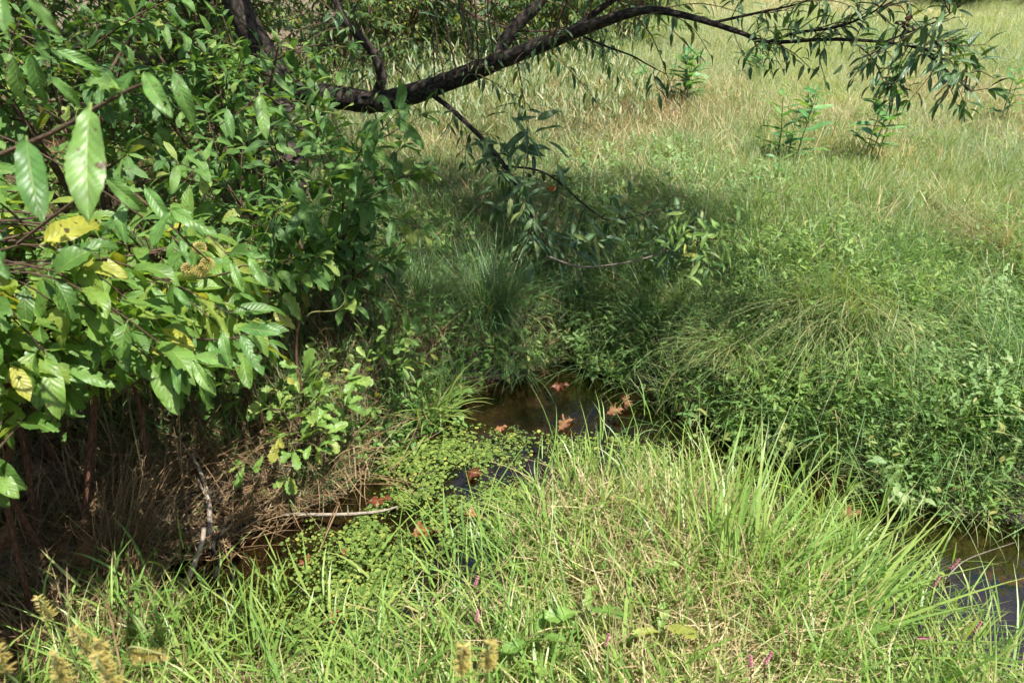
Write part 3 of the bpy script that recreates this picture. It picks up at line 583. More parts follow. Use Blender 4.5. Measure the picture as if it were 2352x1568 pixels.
def emit_leaves(parent, kind, low, leaves, limit=300, mat=None):
    """leaves: (p, d, n, variant). The largest in view are parts of their own, the rest one joined part"""
    leaves = sorted(leaves, key=lambda l: -in_view(l[0]) * Vector(l[1]).length)
    base = Matrix.Translation(-parent.location)
    for p, d, n, k in leaves[:limit]:
        me, ch = kind.v[k % len(kind.v)]; o = link('leaf', me, parent); o.matrix_basis = base @ leaf_matrix(p, d, n, ch)
    rest = leaves[limit:]
    if rest:
        mb = MB(); r = np.random.default_rng(len(rest))
        for p, d, n, k in rest:
            k %= len(low.v); co, uv, fc = low.arrays(k); Mx = np.array(base @ leaf_matrix(p, d, n, low.v[k][1]))
            mb.add(co @ Mx[:3, :3].T + Mx[:3, 3], fc, uv, np.array([r.random(), .3, 0, 1.]))
        o = link('foliage', mb.mesh('foliage', [mat or kind.v[0][0].materials[0]]), parent); tag(o, kind='stuff')
def smooth(pts, n):
    P = np.array([tuple(p) for p in pts], float)
    if len(P) == 2: return np.stack([P[0] + (P[1] - P[0]) * t for t in np.linspace(0, 1, n)])
    Q = np.vstack([2 * P[0] - P[1], P, 2 * P[-1] - P[-2]]); out = []
    for t in np.linspace(0, len(P) - 1 - 1e-9, n):
        i = int(t); f = t - i; a, b, c, d = Q[i:i + 4]
        out.append(.5 * (2 * b + (c - a) * f + (2 * a - 5 * b + 4 * c - d) * f * f + (3 * b - 3 * c + d - a) * f ** 3))
    return np.array(out)
def tube(mb, pts, rad, sides=8, rough=0., rng=None, m=0, cap=True):
    P = np.asarray(pts, float); n = len(P); rad = np.interp(np.linspace(0, 1, n), np.linspace(0, 1, len(rad)), rad)
    T = np.gradient(P, axis=0); T /= np.linalg.norm(T, axis=1)[:, None] + 1e-12
    u = np.cross(T[0], (0, 0, 1.)); u = np.cross(T[0], (1., 0, 0)) if np.linalg.norm(u) < .1 else u; u /= np.linalg.norm(u)
    V = []; UV = []; s = 0
    for i in range(n):
        u = u - T[i] * (u @ T[i]); u /= np.linalg.norm(u); w = np.cross(T[i], u)
        if i: s += np.linalg.norm(P[i] - P[i - 1])
        for j in range(sides + 1):
            a = 2 * PI * j / sides; jj = j % sides
            k = 1 + (rough * (vnoise(np.array([math.cos(a) * 2 + 9]), np.array([s * 9 + math.sin(a) * 2]), 2.3, 7)[0] - .5) if rough else 0)
            V.append(P[i] + (u * math.cos(a) + w * math.sin(a)) * rad[i] * k); UV.append((j / sides * max(1, round(rad[0] * 30)) * .35, s * 1.2))
    q = sides + 1
    Fc = [(i * q + j, i * q + j + 1, (i + 1) * q + j + 1, (i + 1) * q + j) for i in range(n - 1) for j in range(sides)]
    if cap: Fc += [tuple(range((n - 1) * q, (n - 1) * q + sides)), tuple(range(sides - 1, -1, -1))]
    mb.add(V, Fc, UV, np.array([.4, .3, 0, 1.]), m)
def stem_part(parent, name, pts, rad, mat, sides=8, rough=0., n=None):
    mb = MB(); P = smooth(pts, n or max(6, len(pts) * 6)) - np.array(tuple(parent.location)); tube(mb, P, rad, sides, rough)
    return link(name, mb.mesh(name, [mat]), parent)

rl = np.random.default_rng(5)
K_bush = LeafKind([leaf_mesh('leaf', [M['buttonbush']], rl, .11, .060 * rl.uniform(.85, 1.2), 22, 7, p_ell, rl.uniform(.3, 1.2), 0, rl.uniform(.1, .45), .07, .035, c) for c in (0, 1, 2, 3, 4, 2, 5, 1)])
K_hero = LeafKind([leaf_mesh('leaf', [M['buttonbush_near']], rl, .12, .056 * rl.uniform(.9, 1.15), 28, 9, p_ell, rl.uniform(.3, .8), 0, rl.uniform(.15, .4), .09, .045, c) for c in (0, 1, 0, 2, 1, 3, 0)])
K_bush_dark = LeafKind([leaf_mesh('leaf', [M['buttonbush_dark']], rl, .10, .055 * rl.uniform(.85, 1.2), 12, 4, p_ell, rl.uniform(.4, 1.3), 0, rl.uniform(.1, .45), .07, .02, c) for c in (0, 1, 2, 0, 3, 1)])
def low_kind(mat, prof, asp=.4, n=5, drp=(.3, 1.1)): return LeafKind([leaf_mesh('leaf', [mat], rl, .1, .1 * asp * rl.uniform(.85, 1.15), 4, 1, prof, rl.uniform(*drp), 0, rl.uniform(.1, .5), 0, 0, 0, petiole=.08) for _ in range(n)])
K_bush_low = low_kind(M['buttonbush'], p_ell, .56); K_bush_dark_low = low_kind(M['buttonbush_dark'], p_ell, .52)
K_willow = LeafKind([leaf_mesh('leaf', [M['willow']], rl, .085, .024 * rl.uniform(.8, 1.25), 8, 2, p_lance, rl.uniform(.1, .9), 0, rl.uniform(.1, .5), .06, 0, 0) for _ in range(7)])
K_willow_wide = LeafKind([leaf_mesh('leaf', [M['willow']], rl, .085, .031 * rl.uniform(.8, 1.25), 8, 2, p_lance, rl.uniform(.1, .9), 0, rl.uniform(.1, .5), .06, 0, 0) for _ in range(5)])
K_lime = LeafKind([leaf_mesh('leaf', [M['toothed']], rl, .085, .027 * rl.uniform(.8, 1.25), 8, 2, p_lance, rl.uniform(.1, .9), 0, rl.uniform(.1, .5), .06, 0, 0) for _ in range(5)])
K_willow_low = low_kind(M['willow'], p_lance, .40)
def bg_kind(mat, prof, asp): return LeafKind([leaf_mesh('leaf', [mat], rl, .1, .1 * asp * rl.uniform(.85, 1.2), 3, 1, prof, rl.uniform(.2, 1.), 0, rl.uniform(.1, .5), 0, 0, 0, petiole=0) for _ in range(5)])
K_thick = bg_kind(M['thicket'], p_lance, .48); K_sun = bg_kind(M['sunleaf'], p_ell, .55)
K_tooth = LeafKind([leaf_mesh('leaf', [M['toothed']], rl, .07, .034 * rl.uniform(.85, 1.2), 18, 4, p_obov, rl.uniform(.2, .7), 0, rl.uniform(.1, .4), .06, .02, c, teeth=.45, nteeth=5) for c in (0, 1, 0, 2, 3)])
K_tooth_low = low_kind(M['toothed'], p_obov, .5)
K_milk = LeafKind([leaf_mesh('leaf', [M['milkweed']], rl, .09, .04, 6, 2, p_ell, rl.uniform(-.2, .6), 0, .3, .05, 0, 0, petiole=.04) for _ in range(4)])
UP = Vector((0, 0, 1))
def rvec(r, s=1.): return Vector((r.normal(0, s), r.normal(0, s), r.normal(0, s)))
def twig_leaves(r, P, Lr, every, whorl=2, droop=.6, start=.25, tipn=4, spread_=1.0):
    """opposite or alternate leaves along a twig, a fan of them at its tip; returns leaf tuples"""
    out = []; seg = np.linalg.norm(np.diff(P, axis=0), axis=1); tot = seg.sum(); cum = np.concatenate([[0], np.cumsum(seg)])
    def atd(s): i = min(int(np.searchsorted(cum, s, 'right')) - 1, len(P) - 2); f = (s - cum[i]) / max(seg[i], 1e-9); return Vector(P[i] + (P[i + 1] - P[i]) * f), Vector(P[i + 1] - P[i]).normalized()
    s = tot * start; phi = r.uniform(0, 6)
    while s < tot * .97:
        p, T = atd(s); a = T.orthogonal().normalized(); b = T.cross(a)
        for w in range(whorl):
            q = phi + w * 2 * PI / whorl
            d = (a * math.cos(q) + b * math.sin(q)) * spread_ + T * .6 + Vector((0, 0, -droop * r.uniform(.3, 1.6)))
            out.append((p, d.normalized() * r.uniform(*Lr), UP + rvec(r, .35), int(r.integers(0, 99))))
        phi += 1.57 + r.uniform(-.3, .3) if whorl > 1 else 2.4; s += every * r.uniform(.75, 1.3)
    p, T = atd(tot * .999); a = T.orthogonal().normalized(); b = T.cross(a)
    for w in range(tipn):
        q = phi + w * 2 * PI / tipn; d = (a * math.cos(q) + b * math.sin(q)) * .8 + T * .9 + Vector((0, 0, -droop * r.uniform(.2, 1.2)))
        out.append((p, d.normalized() * r.uniform(*Lr) * r.uniform(.55, 1), UP + rvec(r, .35), int(r.integers(0, 99))))
    return out
def shrub(name, label, cat, base, h_, rad, kind, low, seed, nst=6, ntw=40, Lr=(.06, .11), every=.05, whorl=2, stem=None, limit=0, group=None, bot=.25, rs=.012, twl=(.18, .4), leanv=(0, 0), mat=None, stems_as_parts=True):
    r = np.random.default_rng(seed); z0 = hz(*base) - .03; root = empty(name, (base[0], base[1], z0), label, cat, group); stem = stem or M['twig']
    B = Vector((base[0], base[1], z0)); stems = []; leaves = []
    for i in range(nst):
        a = 2 * PI * (i + r.uniform(-.3, .3)) / nst; rr = rad * r.uniform(.25, .95); hh = h_ * r.uniform(.75, 1.0)
        e = B + Vector((math.cos(a) * rr + leanv[0], math.sin(a) * rr + leanv[1], hh)); foot = B + Vector((math.cos(a), math.sin(a), 0)) * rad * .10 * r.uniform(.3, 1)
        mid = foot.lerp(e, .5) + Vector((-math.cos(a) * rr * .15, -math.sin(a) * rr * .15, hh * .06)) + rvec(r, .03)
        P = smooth([foot, mid, e], 14); stems.append(P); mb = MB(); tube(mb, P - np.array(tuple(B)), [rs, rs * .75, rs * .35], 6, .15)
        link('stem', mb.mesh('stem', [stem]), root)
    tw = MB()
    for i in range(ntw):
        P = stems[int(r.integers(0, nst))]; k = int(r.integers(int(14 * bot), 14)); p = Vector(P[k]); c = p - B; c.z = 0
        d = (c.normalized() if c.length > .02 else Vector((0, 0, 0))) * r.uniform(.2, 1.1) + rvec(r, .55); d.z = abs(d.z) * .8 + r.uniform(-.1, .5); d.normalize()
        L_ = r.uniform(*twl) * (.8 + .5 * h_); q = p + d * L_ * .5; e = p + d * L_ + Vector((0, 0, -.18 * L_ * r.uniform(-.3, 1.5)))
        T = smooth([p, q, e], 7); tube(tw, T - np.array(tuple(B)), [rs * .32, rs * .16], 4, cap=False); leaves += twig_leaves(r, T, Lr, every, whorl)
    for P in stems: leaves += twig_leaves(r, P[8:], Lr, every * 1.3, whorl)
    t_ = link('twigs', tw.mesh('twigs', [stem]), root); tag(t_, kind='stuff')
    emit_leaves(root, kind, low, leaves, limit, mat)
    return root, stems

# ---- the leaning tree whose limb crosses the top of the view
TB = on(668, 520); root = empty('leaning_tree', TB - Vector((0, 0, .05)), 'dark rough-barked willow-leaved tree whose long limb leans across the top over the meadow', 'tree')
trunk_top = at(640, 195, 4.15)
stem_part(root, 'trunk', [TB - Vector((0, 0, .05)), TB.lerp(trunk_top, .5) + Vector((.03, 0, 0)), trunk_top, trunk_top + Vector((-.25, .15, .6)), trunk_top + Vector((-.3, .5, 1.5)), trunk_top + Vector((-.1, .6, 2.6))], [.11, .095, .085, .07, .05, .03], M['bark'], 18, .22, 60)
B1 = [at(*q) for q in ((625, 200, 4.15), (700, 212, 4.0), (800, 228, 3.85), (860, 235, 3.75), (950, 215, 3.62), (1060, 175, 3.4), (1150, 140, 3.25), (1290, 85, 3.05), (1400, 45, 2.9), (1480, 24, 2.8), (1540, 28, 2.7))]
stem_part(root, 'branch', B1, [.068, .065, .062, .058, .052, .044, .038, .030, .022, .016, .013], M['bark'], 18, .22, 110)['label'] = 'thick arching main limb'
S_l = [(B1, .05)]
def branch(pts, rad, sides=10, mat='bark', rough=.18, name='branch', label=None):
    P = [at(*q) for q in pts]; o = stem_part(root, name, P, rad, M[mat], sides, rough)
    if label: o['label'] = label
    return smooth(P, len(P) * 6)
Btip = branch([(1530, 27, 2.71), (1600, 43, 2.62), (1700, 75, 2.5), (1762, 97, 2.4), (1900, 91, 2.25), (2030, 97, 2.08), (2110, 112, 1.98), (2170, 140, 1.9)], [.0142, .0115, .009, .007, .0052, .0042, .003, .002], 8, label='thin drooping end of the main limb')
B2 = branch([(1130, 150, 3.3), (1160, 95, 3.3), (1200, 45, 3.3), (1245, -5, 3.3), (1300, -120, 3.3), (1330, -320, 3.2), (1300, -600, 3.0)], [.034, .032, .03, .028, .026, .02, .012], 12, label='upright limb rising from the middle of the main limb')
B3 = branch([(855, 232, 3.74), (876, 185, 3.7), (862, 130, 3.68), (822, 80, 3.65), (790, 45, 3.62), (765, -20, 3.6), (700, -220, 3.5), (760, -500, 3.3)], [.026, .028, .024, .024, .022, .021, .018, .010], 12, label='crooked dark limb rising near the trunk')
B4 = branch([(985, 212, 3.55), (1045, 258, 3.45), (1110, 322, 3.3), (1150, 368, 3.2), (1190, 430, 3.1), (1215, 480, 3.0), (1245, 545, 2.95), (1262, 600, 2.9)], [.014, .012, .011, .010, .008, .007, .005, .002], 8, label='branch hanging down below the main limb')
B5 = branch([(1165, 382, 3.17), (1230, 390, 3.1), (1280, 415, 3.05), (1340, 468, 2.98), (1400, 505, 2.9), (1480, 492, 2.85), (1540, 480, 2.8)], [.006, .005, .0045, .004, .003, .002, .001], 7, label='side shoot swinging right from the hanging branch')
B6 = branch([(1262, 590, 2.9), (1330, 612, 2.8), (1420, 606, 2.65), (1510, 585, 2.55), (1570, 560, 2.45), (1640, 548, 2.38)], [.0045, .0042, .0036, .003, .002, .001], 6, 'grey_stick', label='pale bare shoot at the end of the hanging branch')
B7 = branch([(1340, 85, 3.0), (1395, 108, 2.95), (1450, 128, 2.9), (1490, 150, 2.85), (1532, 172, 2.8)], [.005, .004, .003, .0012], 6)
B8 = branch([(1762, 97, 2.4), (1835, 75, 2.3), (1925, 62, 2.22), (2010, 25, 2.15), (2060, -30, 2.1)], [.0055, .005, .0035, .002], 6)
B9 = branch([(1640, 52, 2.58), (1740, 30, 2.5), (1830, 10, 2.4), (1920, -25, 2.35)], [.006, .004, .002], 6)
B10 = branch([(1955, 92, 2.17), (2000, 130, 2.12), (2020, 165, 2.08), (2035, 205, 2.05)], [.003, .002, .001], 5)
B11 = branch([(2110, 112, 1.98), (2160, 150, 1.88), (2200, 185, 1.82), (2235, 212, 1.8)], [.003, .0025, .001], 5)
B12 = branch([(2030, 97, 2.08), (2100, 70, 1.95), (2170, 40, 1.82), (2215, 0, 1.75)], [.003, .002, .001], 5)
B13 = branch([(1290, 85, 3.05), (1380, 20, 3.0), (1440, -30, 2.95), (1500, -140, 2.8), (1560, -380, 2.6)], [.015, .014, .013, .011, .006], 9)
B14 = branch([(985, -60, 3.4), (1060, 20, 3.3), (1190, 70, 3.35), (1330, 62, 3.2), (1440, 30, 3.1)], [.008, .006, .003], 6, 'twig')
twigs2 = MB(); wl_ = []; rw = np.random.default_rng(21); twigs = MB(); rb = np.array(tuple(root.location))
def side_twigs(P, n, L_, bias=(0, 0, 0), rad=.0022, t0=.1, Lr=(.055, .095), every=.022, bend=.25, whorl=1, hang=.9, prob=1.0, scat=.6, tipn=2):
    for _ in range(n):
        k = int(rw.integers(int(len(P) * t0), len(P) - 1)); p = Vector(P[k]); T = Vector(P[min(k + 1, len(P) - 1)] - P[k - 1]).normalized()
        d = (T * .6 + rvec(rw, scat) + Vector(bias)).normalized(); l_ = L_ * rw.uniform(.5, 1.3)
        Q = smooth([p, p + d * l_ * .5 + rvec(rw, .01), p + d * l_ + Vector((0, 0, -bend * l_))], 7); tube(twigs, Q - rb, [rad, rad * .4], 4, cap=False)
        if rw.random() < prob: wl_.extend(twig_leaves(rw, Q, Lr, every, whorl, hang, .15, tipn, .8))
LB = dict(Lr=(.045, .075), hang=.45, every=.03, scat=.8, bend=.1); side_twigs(Btip, 36, .13, t0=.35, **LB); side_twigs(B8, 16, .13, **LB); side_twigs(B9, 14, .14, **LB); side_twigs(B10, 8, .08, **LB); side_twigs(B11, 9, .08, **LB); side_twigs(B12, 12, .11, **LB)
side_twigs(B4, 26, .17, t0=.1, hang=.6, every=.03, Lr=(.06, .10)); side_twigs(B5, 14, .15, t0=.1, hang=.6, every=.03, Lr=(.06, .10)); side_twigs(B6, 16, .13, t0=.5, hang=.5, every=.022, Lr=(.05, .09))
side_twigs(np.array([tuple(p) for p in smooth(B1, 80)]), 48, .42, (0, 0, .7), .0026, .1, every=.045, prob=.85, Lr=(.05, .085))
side_twigs(np.array([tuple(p) for p in smooth(B1, 80)]), 14, .22, (0, 0, -.4), .002, .2, every=.05, prob=.6)
side_twigs(B14, 10, .25, (0, 0, -.3), every=.05); side_twigs(B7, 3, .1, prob=.3)
for Bx in (B2, B3, B13): side_twigs(Bx, 22, .5, (0, 0, .1), .004, .15, every=.045, scat=.8)
for q in range(16):      # thin upright shoots crowding the limb
    u = rw.uniform(880, 1560); D = rw.uniform(3.2, 3.7) - (u - 880) / 700 * .7; a = at(u, np.interp(u, [860, 1150, 1500], [235, 140, 22]), D)
    Q = smooth([a, a + Vector((rw.normal(0, .06), rw.normal(0, .1), .35)), a + Vector((rw.normal(0, .15), rw.normal(0, .2), .85))], 10); tube(twigs, Q - rb, [.004, .0015], 5, cap=False)
    wl_.extend(twig_leaves(rw, Q, (.05, .09), .07, 1, .8, .2, 2))
# the crown above: leafy boughs between the sun and the shaded part of the bank
crown_targets = []
S = np.array(tuple(SUN_DIR))
from math import floor
SHADE = np.array([(-.95, 1.95), (-.2, 2.0), (.25, 2.12), (.55, 2.15), (.80, 2.5), (1.0, 3.0), (1.0, 3.45), (.55, 3.9), (.15, 3.9), (-.2, 3.7), (-.6, 4.0), (-1.3, 4.9), (-2.6, 5.5), (-2.6, 3.6), (-1.7, 2.6)])
def inside(poly, x, y):
    c = False; n = len(poly)
    for i in range(n):
        ax, ay = poly[i]; bx, by = poly[(i + 1) % n]
        if (ay > y) != (by > y) and x < (bx - ax) * (y - ay) / (by - ay) + ax: c = not c
    return c
boughs = []
n_b = 0
while n_b < 265:
    x, y = rw.uniform(-2.7, 1.1), rw.uniform(1.9, 5.5)
    if not inside(SHADE, x, y) or (x < -.9 and rw.random() < .72): continue
    zt = rw.uniform(2.3, 3.9); t = (zt - .1) / S[2]; c = Vector((x + S[0] * t, y + S[1] * t, zt)); n_b += 1
    d = Vector((rw.normal(0, 1), rw.normal(0, 1), rw.uniform(-.3, .2))).normalized(); l_ = rw.uniform(.25, .45)
    Q = smooth([c - d * l_ * .5, c, c + d * l_ * .5 + Vector((0, 0, -.06))], 6); tube(twigs, Q - rb, [.004, .0015], 4, cap=False)
    wl_.extend(twig_leaves(rw, Q, (.06, .10), .020, 1, .7, .0, 3)); boughs.append(c)
# limbs that carry the crown
for i, (tx, ty, tz) in enumerate(((.2, 2.4, 3.2), (1.2, 2.2, 3.0), (.9, 3.0, 3.6), (-.8, 2.2, 3.3), (-1.6, 3.6, 3.6), (-.4, 3.6, 3.9), (-2.3, 4.4, 3.7), (.2, 1.9, 2.8))):
    a = trunk_top + Vector((-.2, .3, .9 + .12 * i)); e = Vector((tx, ty, tz)); mid = a.lerp(e, .5) + Vector((0, 0, .35))
    o = stem_part(root, 'branch', [a, mid, e], [.04, .026, .008], M['bark'], 9, .15)
    for c in boughs:
        if (c - e).length < .75:
            Q = smooth([e.lerp(mid, rw.uniform(0, .5)), (c + e) / 2 + Vector((0, 0, .05)), c], 5); tube(twigs, Q - rb, [.005, .003], 4, cap=False)
tag(link('twigs', twigs.mesh('twigs', [M['twig']]), root), kind='stuff')
# a few leaves placed one by one at the drooping tip
for (u0, v0, u1, v1, D) in ((2098, 118, 2055, 195, 1.85), (2150, 138, 2108, 180, 1.83), (2182, 165, 2133, 216, 1.8), (2125, 55, 2118, 128, 1.85), (2168, 90, 2150, 150, 1.8), (2045, 95, 2000, 135, 2.0),
                            (2170, 20, 2130, 75, 1.6), (2190, 140, 2245, 150, 1.75), (2210, 165, 2250, 195, 1.75), (2215, 205, 2225, 232, 1.78), (2185, 178, 2175, 205, 1.8), (1968, 80, 1960, 120, 2.1), (1900, 10, 1890, 60, 2.3), (1985, 140, 1975, 175, 2.1), (1935, 148, 1912, 172, 2.1)):
    a = at(u0, v0, D); b = at(u1, v1, D - .02); wl_.append((a, b - a, Vector((.2, -.6, .6)) + rvec(rw, .25), int(rw.integers(0, 99))))
def sprig(pts, n, D, Lpx=(45, 75), r=1.0):
    for _ in range(n):
        u, v = pts[0] + rw.normal(0, pts[2]), pts[1] + rw.normal(0, pts[3]); a = rw.normal(PI / 2, 1.0); l_ = rw.uniform(*Lpx); d_ = D + rw.normal(0, .05)
        p = at(u, v, d_); q = at(u + math.cos(a) * l_, v + math.sin(a) * l_, d_ + rw.normal(0, .02)); lime.append((p, q - p, Vector((.2, -.5, .7)) + rvec(rw, .3), int(rw.integers(0, 99))))
lime = []
for c_ in ((1120, 330, 3.2), (1160, 400, 3.15), (1200, 280, 3.2), (1215, 340, 3.1), (1240, 430, 3.0), (1190, 470, 3.05), (1225, 540, 2.95), (1330, 560, 2.85), (1380, 545, 2.8)): sprig((c_[0], c_[1], 22, 22), 9, c_[2])
emit_leaves(root, K_willow_wide, K_willow_low, lime, 90); lime = []
sprig((1600, 555, 50, 26), 24, 2.35, (25, 55)); sprig((1640, 515, 45, 22), 16, 2.35, (25, 60)); sprig((1565, 500, 22, 12), 8, 2.4, (25, 45)); sprig((1620, 605, 30, 22), 10, 2.33, (30, 60))
emit_leaves(root, K_lime, K_lime, lime, 90)
for a_, b_ in (((1570, 560, 2.45), (1600, 500, 2.38)), ((1600, 555, 2.4), (1620, 610, 2.35)), ((1620, 550, 2.4), (1690, 560, 2.33)), ((1200, 420, 3.05), (1215, 270, 3.15)), ((1150, 368, 3.2), (1110, 330, 3.2))):
    tube(twigs2, smooth([at(*a_), (at(*a_) + at(*b_)) / 2 + Vector((0, 0, .01)), at(*b_)], 5) - rb, [.0025, .0012], 4, cap=False)
tag(link('twigs', twigs2.mesh('twigs', [M['twig']]), root), kind='stuff')
emit_leaves(root, K_willow_wide, K_willow_low, wl_, 120)
for i, (u, v, D) in enumerate(((2082, 60, 2.0),)):
    mb = MB(); c = at(u, v, D)
    for _ in range(26):
        q = rvec(rw, .009); q.z *= 2; tube(mb, smooth([q, q + rvec(rw, .006), q + rvec(rw, .008)], 4), [.003, .002], 5)
    o = link('seed_cluster', mb.mesh('seed_cluster', [M['red_stem']]), root); o.location = c - root.location

# ---- buttonbush at the left: reddish stems, arching twigs, drooping glossy leaves
BB = Vector((-1.18, 1.45, hz(-1.18, 1.45) - .03)); bush = empty('buttonbush', BB, 'large glossy-leaved bush filling the left side, its reddish stems rising from the mud', 'bush')
rbn = np.random.default_rng(77); bb = np.array(tuple(BB)); bl = []; btw = MB()
stem_specs = [((190, 1290, 1.80), (205, 1050, 1.78), (215, 850, 1.72), (190, 640, 1.62), (120, 470, 1.5)), ((205, 1270, 1.86), (212, 1060, 1.86), (235, 830, 1.85), (330, 640, 1.8), (430, 540, 1.75)),
              ((345, 1180, 1.95), (330, 1000, 1.93), (300, 860, 1.88), (230, 700, 1.8), (100, 560, 1.7)), ((80, 1260, 1.75), (60, 1050, 1.7), (10, 850, 1.6), (-30, 640, 1.45), (-60, 400, 1.2)),
              ((120, 1290, 1.75), (30, 1150, 1.6), (-120, 900, 1.4), (-150, 600, 1.1), (0, 355, .85)), ((480, 1160, 2.1), (470, 1010, 2.1), (430, 870, 2.05), (420, 700, 2.0), (480, 560, 1.95)),
              ((265, 1230, 1.9), (110, 1020, 1.9), (60, 800, 1.95), (40, 600, 2.0), (60, 420, 2.0)), ((20, 1330, 1.6), (15, 1150, 1.55), (30, 960, 1.5), (20, 800, 1.45), (-40, 650, 1.4))]
bstems = []
for sp in stem_specs:
    P = [at(*q) for q in sp]; foot = P[0].copy(); foot.z = hz(foot.x, foot.y) - .03; P = [foot] + P[1:] if P[0].z > foot.z else [foot] + P[1:]
    o = stem_part(bush, 'stem', P, [.0075, .0068, .006, .0045, .0025], M['red_stem'], 8, .2, 30); bstems.append(smooth(P, 30))
REG = np.array([(-160, 430), (60, 470), (250, 520), (330, 500), (430, 520), (520, 560), (600, 640), (560, 700), (640, 770), (560, 830), (470, 850), (330, 850), (300, 930), (240, 900), (150, 980), (60, 920), (-160, 1000)], float)
k = 0
while k < 190:
    u, v = rbn.uniform(-160, 640), rbn.uniform(420, 880)
    if not inside(REG, u, v): continue
    k += 1; D = np.interp(v, [430, 850], [2.1, 1.55]) + rbn.uniform(-.4, .5); tip = at(u, v, D)
    best = min(((Vector(P[j]) - tip).length + abs(j - 22) * .01, i, j) for i, P in enumerate(bstems) for j in range(12, 30, 3)); s = Vector(bstems[best[1]][best[2]])
    mid = s.lerp(tip, .55) + Vector((0, 0, .05 + .1 * (tip - s).length)) + rvec(rbn, .015)
    Q = smooth([s, mid, tip], 9); tube(btw, Q - bb, [.0024, .0012], 5, cap=False); bl += twig_leaves(rbn, Q, (.065, .125), .06, 2, .5, .4, 4)
hl = []
def hero(u0, v0, u1, v1, D, dD=0., n=(.1, -.55, .6), kk=None):
    a = at(u0, v0, D); b = at(u1, v1, D + dD); hl.append((a, (b - a), Vector(n) + rvec(rbn, .12), int(rbn.integers(0, 99)) if kk is None else kk))
def htwig(pts, r0=.0035):
    Q = smooth([at(*p) for p in pts], 16); tube(btw, Q - bb, [r0, r0 * .45], 6, cap=False)
htwig([(-60, 380, .86), (0, 355, .85), (120, 305, .84), (235, 240, .82), (300, 205, .80), (350, 185, .8)], .004)
for a in ((60, 312, 95, 512, .74, -.02), (208, 235, 205, 515, .70, -.03), (330, 165, 395, 272, .76, -.02), (395, 155, 448, 288, .78, 0.03), (320, 160, 255, 245, .8, .03), (275, 205, 200, 190, .8, .04), (280, 215, 285, 255, .8, 0),
          (15, 90, 0, -60, .55, 0), (55, -20, 140, 82, .5, .02), (30, 120, 60, 245, .95, .05), (70, 115, 105, 240, .97, .05), (110, 170, 185, 245, 1.0, 0.05), (120, 110, 235, 165, 1.05, .05), (0, 440, -40, 560, .7, 0), (-30, 500, 20, 640, .62, 0), (235, 400, 340, 490, .95, .05)):
    hero(*a, n=(.15, -.75, .5))
htwig([(40, 560, 1.15), (160, 470, 1.1), (260, 420, 1.05), (350, 480, 1.05), (430, 555, 1.1), (480, 600, 1.12)], .003)
for a in ((300, 470, 235, 540, 1.0), (280, 460, 290, 560, 1.0), (395, 480, 345, 575, 1.03), (385, 478, 500, 540, 1.08), (415, 545, 440, 610, 1.08), (330, 425, 400, 520, 1.05), (260, 425, 330, 440, 1.02)): hero(*a)
htwig([(360, 640, 1.5), (450, 640, 1.4), (530, 625, 1.32), (560, 610, 1.3), (615, 625, 1.3)], .0028)
for a in ((530, 598, 560, 675, 1.28), (570, 588, 614, 660, 1.28), (530, 606, 470, 600, 1.3), (560, 585, 612, 590, 1.32), (345, 655, 395, 705, 1.32), (395, 655, 440, 710, 1.3), (340, 668, 280, 690, 1.35)): hero(*a)
htwig([(300, 780, 1.5), (400, 775, 1.4), (480, 780, 1.3), (545, 775, 1.25), (600, 750, 1.25)], .0028)
for a in ((510, 752, 532, 845, 1.2), (548, 762, 606, 862, 1.2), (545, 752, 650, 765, 1.22), (570, 760, 610, 740, 1.25), (445, 770, 450, 800, 1.25), (490, 765, 500, 850, 1.3)): hero(*a)
htwig([(240, 930, 1.45), (310, 880, 1.38), (370, 850, 1.3), (430, 838, 1.25), (470, 850, 1.25)], .0028)
for a in ((400, 822, 412, 905, 1.2), (440, 822, 490, 905, 1.2), (440, 815, 545, 840, 1.22), (330, 720, 345, 795, 1.3), (250, 735, 262, 825, 1.3), (345, 838, 400, 868, 1.3), (95, 830, 90, 945, 1.25), (150, 840, 265, 890, 1.25), (130, 850, 200, 880, 1.25)): hero(*a)
htwig([(640, 240, 1.9), (600, 215, 1.75), (560, 250, 1.7), (500, 290, 1.75)], .003)
for a in ((595, 212, 612, 322, 1.55), (625, 170, 668, 215, 1.5), (520, 245, 535, 320, 1.6), (490, 320, 470, 375, 1.7), (640, 300, 655, 355, 1.8), (470, 330, 440, 345, 1.7)): hero(*a)
for _ in range(150):             # unseen twigs of the bush left of the view, added to shade the mud
    tip = Vector((rbn.uniform(-2.0, -.92), rbn.uniform(.35, 1.35), rbn.uniform(.6, 1.15)))
    if in_view(tip, .0) > .1: continue
    P = bstems[int(rbn.integers(0, len(bstems)))]; s = Vector(P[int(rbn.integers(14, 29))]); mid = s.lerp(tip, .55) + Vector((0, 0, .12)) + rvec(rbn, .03)
    Q = smooth([s, mid, tip], 9); tube(btw, Q - bb, [.003, .0014], 5, cap=False); bl += twig_leaves(rbn, Q[3:], (.065, .12), .05, 2, .5, .2, 4)
emit_leaves(bush, K_bush, K_bush_low, bl, 240)
emit_leaves(bush, K_hero, K_bush_low, hl, 60)
tag(link('twigs', btw.mesh('twigs', [M['twig']]), bush), kind='stuff')
